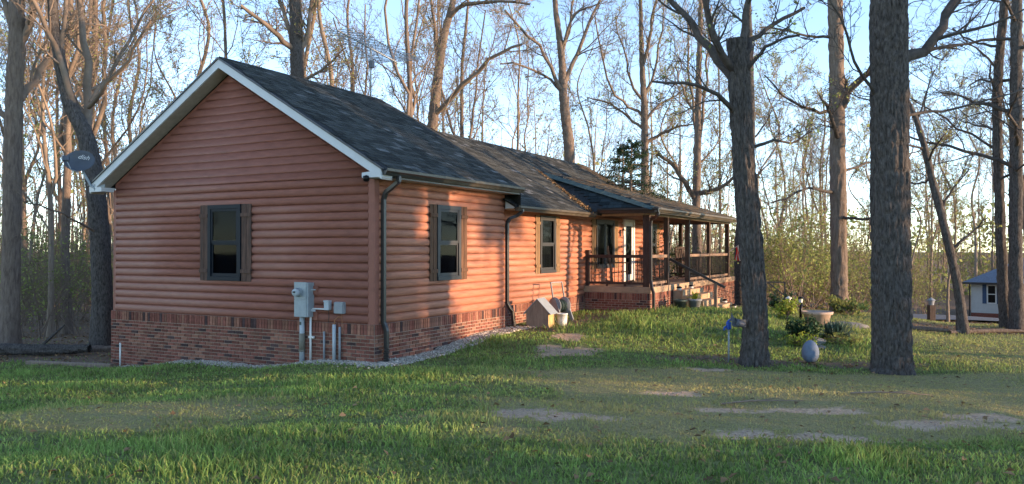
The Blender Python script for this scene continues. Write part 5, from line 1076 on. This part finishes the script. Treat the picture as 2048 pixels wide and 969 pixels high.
wn = MB().box((1.0, -.06, 1.15), (1.08, -.031, 2.55)).box((1.54, -.06, 1.15), (1.62, -.031, 2.55)).box((1.08, -.06, 1.15), (1.54, -.031, 1.23)).box((1.08, -.06, 2.47), (1.54, -.031, 2.55)).box((1.08, -.06, 1.82), (1.54, -.031, 1.88)).build("window", "white_paint", NH); MB().box((1.08, -.045, 1.23), (1.54, -.035, 2.47)).build("pane", "lens_black", wn)
pg = MB().prism([(2.7, -2.4, 2.7), (9.5, -2.4, 2.7), (6.1, -2.4, 4.5)], (0, .15, 0)).build("porch_gable", "vinyl", NH)
MB().prism([(2.4, -2.6, 2.62), (6.1, -2.6, 4.62), (6.1, -2.6, 4.75), (2.2, -2.6, 2.68)], (0, 6, 0)).build("porch_roof", "slate_roof", NH); MB().prism([(9.8, -2.6, 2.62), (6.1, -2.6, 4.62), (6.1, -2.6, 4.75), (10, -2.6, 2.68)], (0, 6, 0)).build("porch_roof", "slate_roof", NH)
for x in (2.8, 5.0, 7.2, 9.4): MB().box((x - .07, -2.4, .4), (x + .07, -2.26, 2.69)).build("porch_post", "dark_wood", NH)
MB().box((2.7, -2.45, -.4), (9.5, -.03, .4)).build("porch_floor", "dark_wood", NH)
rl_ = MB().box((2.88, -2.37, 1.2), (9.32, -2.29, 1.3)).build("railing", "dark_wood", NH)
for i in range(32): MB().box((2.95 + i * .2, -2.35, .4), (3.0 + i * .2, -2.31, 1.2)).build("baluster", "dark_wood", rl_)
MB().box((6.2, -.06, .46), (7.2, -.031, 2.5)).build("door", "lens_black", NH); w2 = MB().box((4.0, -.06, 1.1), (5.2, -.031, 2.5)).build("window", "lens_black", NH)

# ------------------------------------------------------------------ ground cover and yard bits
def stones(name, pts, sizes, m, label, seed, parent=None):
    rng = np.random.default_rng(seed); n = len(pts); base = np.array([(1, 0, 0), (0, 1, 0), (-1, 0, 0), (0, -1, 0), (0, 0, 1), (0, 0, -1)], float); F_ = np.array([(0, 1, 4), (1, 2, 4), (2, 3, 4), (3, 0, 4), (1, 0, 5), (2, 1, 5), (3, 2, 5), (0, 3, 5)])
    a = rng.random(n) * 6.28; sc = np.stack([rng.uniform(.7, 1.3, n), rng.uniform(.6, 1., n), rng.uniform(.35, .7, n)], 1) * sizes[:, None]; B = base[None] * sc[:, None] + rng.normal(size=(n, 6, 3)) * sizes[:, None, None] * .14
    c, s = np.cos(a)[:, None], np.sin(a)[:, None]; V = np.stack([B[..., 0] * c - B[..., 1] * s, B[..., 0] * s + B[..., 1] * c, B[..., 2]], -1) + pts[:, None]
    Fq = (np.arange(n)[:, None, None] * 6 + F_[None]).reshape(-1, 3); o = np_mesh(name, V.reshape(-1, 3), Fq, m, parent); tag(o, label, None, None, "stuff"); o["category"] = "gravel"; return o
rng = np.random.default_rng(9); nA, nB = 3600, 3600
na = np.concatenate([rng.uniform(-W + .6, .5, nA), rng.uniform(.08, .62, nB)]); va_ = np.concatenate([-.09 - np.abs(rng.normal(0, .17, nA)), rng.uniform(-.35, 5.3, nB)])
gx = HC.x + HN.x * na + HV.x * va_; gy = HC.y + HN.y * na + HV.y * va_
stones("gravel_strip", np.stack([gx, gy, gzn(gx, gy) + .012], 1), rng.uniform(.018, .042, len(gx)), "gravel", "strip of pale gravel along the foot of the brick walls", 3)

def grass():
    rng = np.random.default_rng(15); N = 210000; Y = (4 ** .55 + (25 ** .55 - 4 ** .55) * rng.random(N)) ** (1 / .55); X = rng.uniform(-1, 1, N) * (.68 * Y + 1.2)
    d, dry, lit, ins = zones(X, Y); n_, v_ = house_nv(X, Y); porch = (n_ > -.3) & (n_ < 1.85) & (v_ > 10) & (v_ < 20.5); steps = (n_ > 1.7) & (n_ < 3.5) & (v_ > 12.1) & (v_ < 14.5); grav = ((n_ > -7.2) & (n_ < .5) & (v_ > -.36) & (v_ < 0)) | ((n_ > 0) & (n_ < .5) & (v_ > -.3) & (v_ < 5.3))
    patch = fbm(X, Y, .55, 41); keep = (rng.random(N) > d * .97) & (rng.random(N) > lit * .93) & ~ins & ~porch & ~steps & ~grav & (rng.random(N) < (.45 + patch * 1.1)) & (rng.random(N) > dry * .15)
    X, Y, dry, patch, n_, v_ = (a[keep] for a in (X, Y, dry, patch, n_, v_)); n = len(X)
    tall = sstep(.5, .8, fbm(X, Y, .9, 51)); mound = sstep(16, 18, Y) * (X > 1) * (X < 8.5)
    h = (.026 + .05 * patch + .055 * tall) * (1 - .5 * dry) * rng.uniform(.35, 1.3, n) * (1 + .7 * mound); w = (.0038 + .0033 * np.minimum(Y / 8, 2)) * rng.uniform(.7, 1.4, n)
    a = rng.random(n) * 6.28; lean = rng.uniform(.1, .9, n) * h; la = rng.random(n) * 6.28; B = np.stack([X, Y, gzn(X, Y) - .008], 1); s = np.stack([np.cos(a), np.sin(a), 0 * a], 1) * w[:, None]; L = np.stack([np.cos(la) * lean, np.sin(la) * lean, 0 * a], 1)
    up = np.array([0, 0, 1.]) * h[:, None]; M = B + up * .6 + L * .35; T = B + up + L
    V = np.stack([B - s, B + s, M + s * .75, M - s * .75, T + s * .12, T - s * .12], 1).reshape(-1, 3); i = np.arange(n)[:, None] * 6; Q = np.concatenate([i + np.array([0, 1, 2, 3]), i + np.array([3, 2, 4, 5])])
    dv = np.clip(dry * .85 + .6 * (rng.random(n) < .16) + .3 * (fbm(X, Y, .4, 77) - .4), 0, 1)
    o = np_mesh("lawn_grass", V, Q, "grass", None, False, {"dry": np.repeat(dv, 6)}); tag(o, "patchy spring lawn grass in front of the house", None, None, "stuff"); o["category"] = "grass"
    # low broad-leaved weeds
    m = 26000; Yw = (4 ** .55 + (24 ** .55 - 4 ** .55) * rng.random(m)) ** (1 / .55); Xw = rng.uniform(-1, 1, m) * (.66 * Yw + 1); d, dr, li, ins = zones(Xw, Yw); n_, v_ = house_nv(Xw, Yw)
    k = (vnoise(Xw, Yw, .8, 66) > .5) & (d < .3) & (li < .5) & ~ins & (dr < .5) & ~((n_ > -7.2) & (n_ < .6) & (v_ > -.4) & (v_ < 21)) ; Xw, Yw = Xw[k], Yw[k]; c = np.stack([Xw, Yw, gzn(Xw, Yw) + rng.uniform(.01, .07, len(Xw))], 1); V, Q = leaf_quads(c, rng, .010, .026)
    o2 = np_mesh("lawn_weeds", V, Q, "lime_leaf", None); tag(o2, "low broad-leaved weeds scattered through the lawn", None, None, "stuff"); o2["category"] = "weeds"; o2.data.materials[0] = MATS["bush_leaf"]
grass()
def dead_leaves():
    rng = np.random.default_rng(25); m = 60000; Y = (4 ** .6 + (48 ** .6 - 4 ** .6) * rng.random(m)) ** (1 / .6); X = rng.uniform(-1, 1, m) * (.7 * Y + 1.); d, dr, li, ins = zones(X, Y); n_, v_ = house_nv(X, Y)
    k = ~ins & (rng.random(m) < (.034 + .85 * li)) & ~((n_ > -.3) & (n_ < 3.5) & (v_ > 9.9) & (v_ < 20.5)); X, Y = X[k], Y[k]; n = len(X); c = np.stack([X, Y, gzn(X, Y) + .012 + rng.random(n) * .025], 1)
    a = rng.random(n) * 6.28; s = rng.uniform(.022, .05, n)[:, None]; u = np.stack([np.cos(a), np.sin(a), rng.normal(size=n) * .25], 1); v = np.stack([-np.sin(a), np.cos(a), rng.normal(size=n) * .35], 1); z = np.array([0, 0, 1.]) * s * .35
    V = np.stack([c - u * s, c - v * s * .6 + z, c + u * s, c + v * s * .6 + z], 1).reshape(-1, 3); o = np_mesh("fallen_leaves", V, np.arange(4 * n).reshape(-1, 4), "dead_leaf"); tag(o, "dry fallen leaves scattered over lawn and woodland floor", None, None, "stuff"); o["category"] = "leaves"
dead_leaves()

rng = np.random.default_rng(33); cl = [[], []]
for (cx, cy, rx, ry) in DIRT:
    k = int(150 * rx * ry * 3); cl[0].append(rng.normal(cx, rx * .5, k)); cl[1].append(rng.normal(cy, ry * .5, k))
cx_, cy_ = np.concatenate(cl[0]), np.concatenate(cl[1]); stones("soil_clods", np.stack([cx_, cy_, gzn(cx_, cy_) - .012], 1), rng.uniform(.006, .02, len(cx_)), "terracotta", "crumbs of bare soil on the worn lawn patches", 5)
# twigs lying on the dry rise
rw = random.Random(31)
for k, (x, y, L, a, lab) in enumerate(((3.1, 9.9, .55, .1, "thin curved stick lying on the dry grass right of centre"), (4.9, 10.4, .5, -.25, "pale dead branch lying on the lawn before the thickest trunk"))):
    o = empty("fallen_stick", (x, y, float(gzn(x, y)) + .02), a, lab, "stick"); MB().tube([(-L, 0, 0), (-L * .3, .05, .02), (L * .2, .02, .025), (L, .09, .0)], [.012, .011, .008, .004], 7).build("stem", "twig_pale", o, True); MB().tube([(-.05, .04, .02), (.2, .16, .03), (.33, .19, .0)], [.007, .005, .003], 6).build("side_twig", "twig_pale", o, True)
# fallen log and timber at the edge of the left wood
p = at(55, 705, 19.2); lg = empty("fallen_log", (p.x, p.y, float(gz(p.x, p.y)) + .12), R(8), "mossy fallen log at the edge of the left woods", "log")
V, Q, C, r = bark_trunk([(-3.4, 0, 0), (-1.2, .1, .05), (.6, 0, .03), (1.5, -.25, .08)], [.14, .125, .115, .08], 36, .05, .02, 8, 0.); np_mesh("log_body", V, Q, "bark_dark", lg, True); MB().tube([(.3, 0, .1), (.6, .2, .45), (.75, .25, .6)], [.04, .03, .015], 7).build("branch_stub", "bark_dark", lg, True)
lg2 = empty("fallen_log", (p.x - .6, p.y + .5, float(gz(p.x, p.y)) + .06), R(3), "thinner fallen log lying behind the mossy one", "log"); V, Q, C, r = bark_trunk([(-3, 0, 0), (0, .1, .04), (3.4, .2, 0)], [.11, .1, .07], 20, .1, .012, 9, 0.); np_mesh("log_body", V, Q, "bark", lg2, True)
p = at(140, 737, 17.6); tb = empty("landscape_timber", (p.x, p.y, float(gz(p.x, p.y)) + .02), R(-14), "weathered timber edging at the lawn border left of the house", "timber"); MB().box((-1.1, -.07, -.05), (1.1, .07, .05)).build("beam", "grey_wood", tb, bevel=.01)
# leaf bed edging by the leaning tree: separate pieces of branch
for k, (x, y, L, a) in enumerate(((11.9, 20.0, 1.1, .1), (10.2, 20.3, .7, -.5), (13.7, 20.2, .9, .15))):
    o = empty("edging_log", (x, y, float(gz(x, y)) + .05), a, ("long", "short", "stout")[k] + " log edging the leaf bed " + ("before the leaning trunk", "on its far left end", "before the close pair of trunks")[k], "log"); V, Q, C, r = bark_trunk([(-L, 0, 0), (0, .05, .02), (L, 0, 0)], [.05, .055, .04], 14, .08, .01, k, 0.); np_mesh("log_body", V, Q, "bark", o, True)
# mailbox-like post by the driveway
p = base_at(1862, 36); pl = empty("lamp_post", (p[0], p[1], p[2]), 0, "short wooden post with a cap by the driveway", "post"); MB().box((-.13, -.13, 0), (.13, .13, .85)).build("post", "post_wood", pl, bevel=.01); MB().lathe([(.10, .85), (.14, 1.05), (.2, 1.06), (0, 1.2)], 10).build("cap", "grey_plastic", pl)

# garden shrubs by the big trees
def shrub(name, px, py, Y, h, spread, m, seed, label, n=420, blade=False, s=(.04, .08)):
    rng = np.random.default_rng(seed); X = (px - 1024) / F * Y; o = empty(name, (X, Y, float(gzn(X, Y)) - .02), 0, label, "shrub")
    if blade:
        a = rng.random(n) * 6.28; e = rng.uniform(.2, 1.35, n); L = h * rng.uniform(.7, 1.1, n); d = np.stack([np.cos(a) * np.cos(e), np.sin(a) * np.cos(e), np.sin(e)], 1); sd_ = np.stack([-np.sin(a), np.cos(a), 0 * a], 1) * .018; b = d * .05 + rng.normal(size=(n, 3)) * np.array([spread * .25, spread * .25, 0]); M = b + d * L[:, None] * .55; T = b + d * L[:, None] - np.array([0, 0, 1.]) * (L * .18 * np.cos(e))[:, None]
        V = np.stack([b - sd_, b + sd_, M + sd_, M - sd_, T + sd_ * .1, T - sd_ * .1], 1).reshape(-1, 3); i = np.arange(n)[:, None] * 6; np_mesh("leaves", V, np.concatenate([i + np.array([0, 1, 2, 3]), i + np.array([3, 2, 4, 5])]), m, o)
    else:
        k = 14; a = rng.random(k) * 6.28; P = np.stack([np.stack([np.array([math.cos(q) * spread * t, math.sin(q) * spread * t, h * hh * t ** .8]) for t in np.linspace(0, 1, 5)]) for q, hh in zip(a, rng.uniform(.5, 1, k))]); Rr = np.repeat(np.linspace(.012, .004, 5)[None], k, 0); P2, R2 = kids(P, Rr, 7, rng, 4, .2, 1, (.3, .6), (30, 70), .05, .2, .6, .003)
        V, Q = merge([tubes(P, Rr, 4), tubes(P2, R2, 3)]); np_mesh("stems", V, Q, "twig", o); c = P2[rng.integers(0, len(P2), n), rng.integers(1, 4, n)] + rng.normal(size=(n, 3)) * .03; V, Q = leaf_quads(c, rng, *s); np_mesh("leaves", V, Q, m, o)
shrub("evergreen_shrub", 1606, 670, 17.6, .42, .28, "dark_leaf", 1, "low dark green shrub behind the stone egg", 1500, s=(.025, .05)); shrub("yucca_plant", 1672, 672, 17.8, .42, .3, "yucca_leaf", 2, "spiky grey-green yucca beside the thickest trunk", 320, True); shrub("leafy_plant", 1608, 685, 17., .2, .3, "lime_leaf", 3, "low lime green plant in front of the dark shrub", 320, s=(.02, .045)); shrub("leafy_plant", 1572, 640, 20.5, .5, .2, "lime_leaf", 4, "loose yellow-green shrub below the black railing", 380, s=(.03, .06)); shrub("evergreen_shrub", 1563, 640, 22.4, .5, .25, "dark_leaf", 6, "dark shrub at the foot of the black railing", 700, s=(.03, .06)); shrub("leafy_plant", 1690, 682, 17.2, .2, .3, "bush_leaf", 7, "low green plant at the foot of the yucca", 320, s=(.02, .05))
shrub("leafy_plant", 1700, 620, 24., .5, .5, "bush_leaf", 8, "green clump at the foot of the sunlit trunk", 900, s=(.03, .07))
for k, (px, Y, s, lab) in enumerate(((1628, 17.3, .17, "rounded grey rock beside the dark shrub"), (1640, 16.9, .12, "flat grey rock in front of the rounded one"), (1690, 20.3, .2, "long low stone ledge right of the planter"))):
    X = (px - 1024) / F * Y; o = empty("garden_rock", (X, Y, float(gzn(X, Y))), k * 1.1 if k < 2 else -.25, lab, "rock"); rr = np.random.default_rng(k); prof = []; mb = MB(); n = 14; m = 7
    vs = [Vector((math.cos(2 * math.pi * j / n) * math.sin(math.pi * (i + .3) / (m)), math.sin(2 * math.pi * j / n) * math.sin(math.pi * (i + .3) / m), math.cos(math.pi * (i + .3) / m))) * (1 + rr.normal() * .06) for i in range(m) for j in range(n)]
    mb.add([(v.x * s * (1.5 if k < 2 else 3), v.y * s, v.z * s * (.75 if k != 1 else .4)) for v in vs], [(i * n + j, i * n + (j + 1) % n, (i + 1) * n + (j + 1) % n, (i + 1) * n + j) for i in range(m - 1) for j in range(n)] + [tuple(range(n)), tuple((m - 1) * n + j for j in range(n))[::-1]]); mb.build("stone", "rock", o, True)
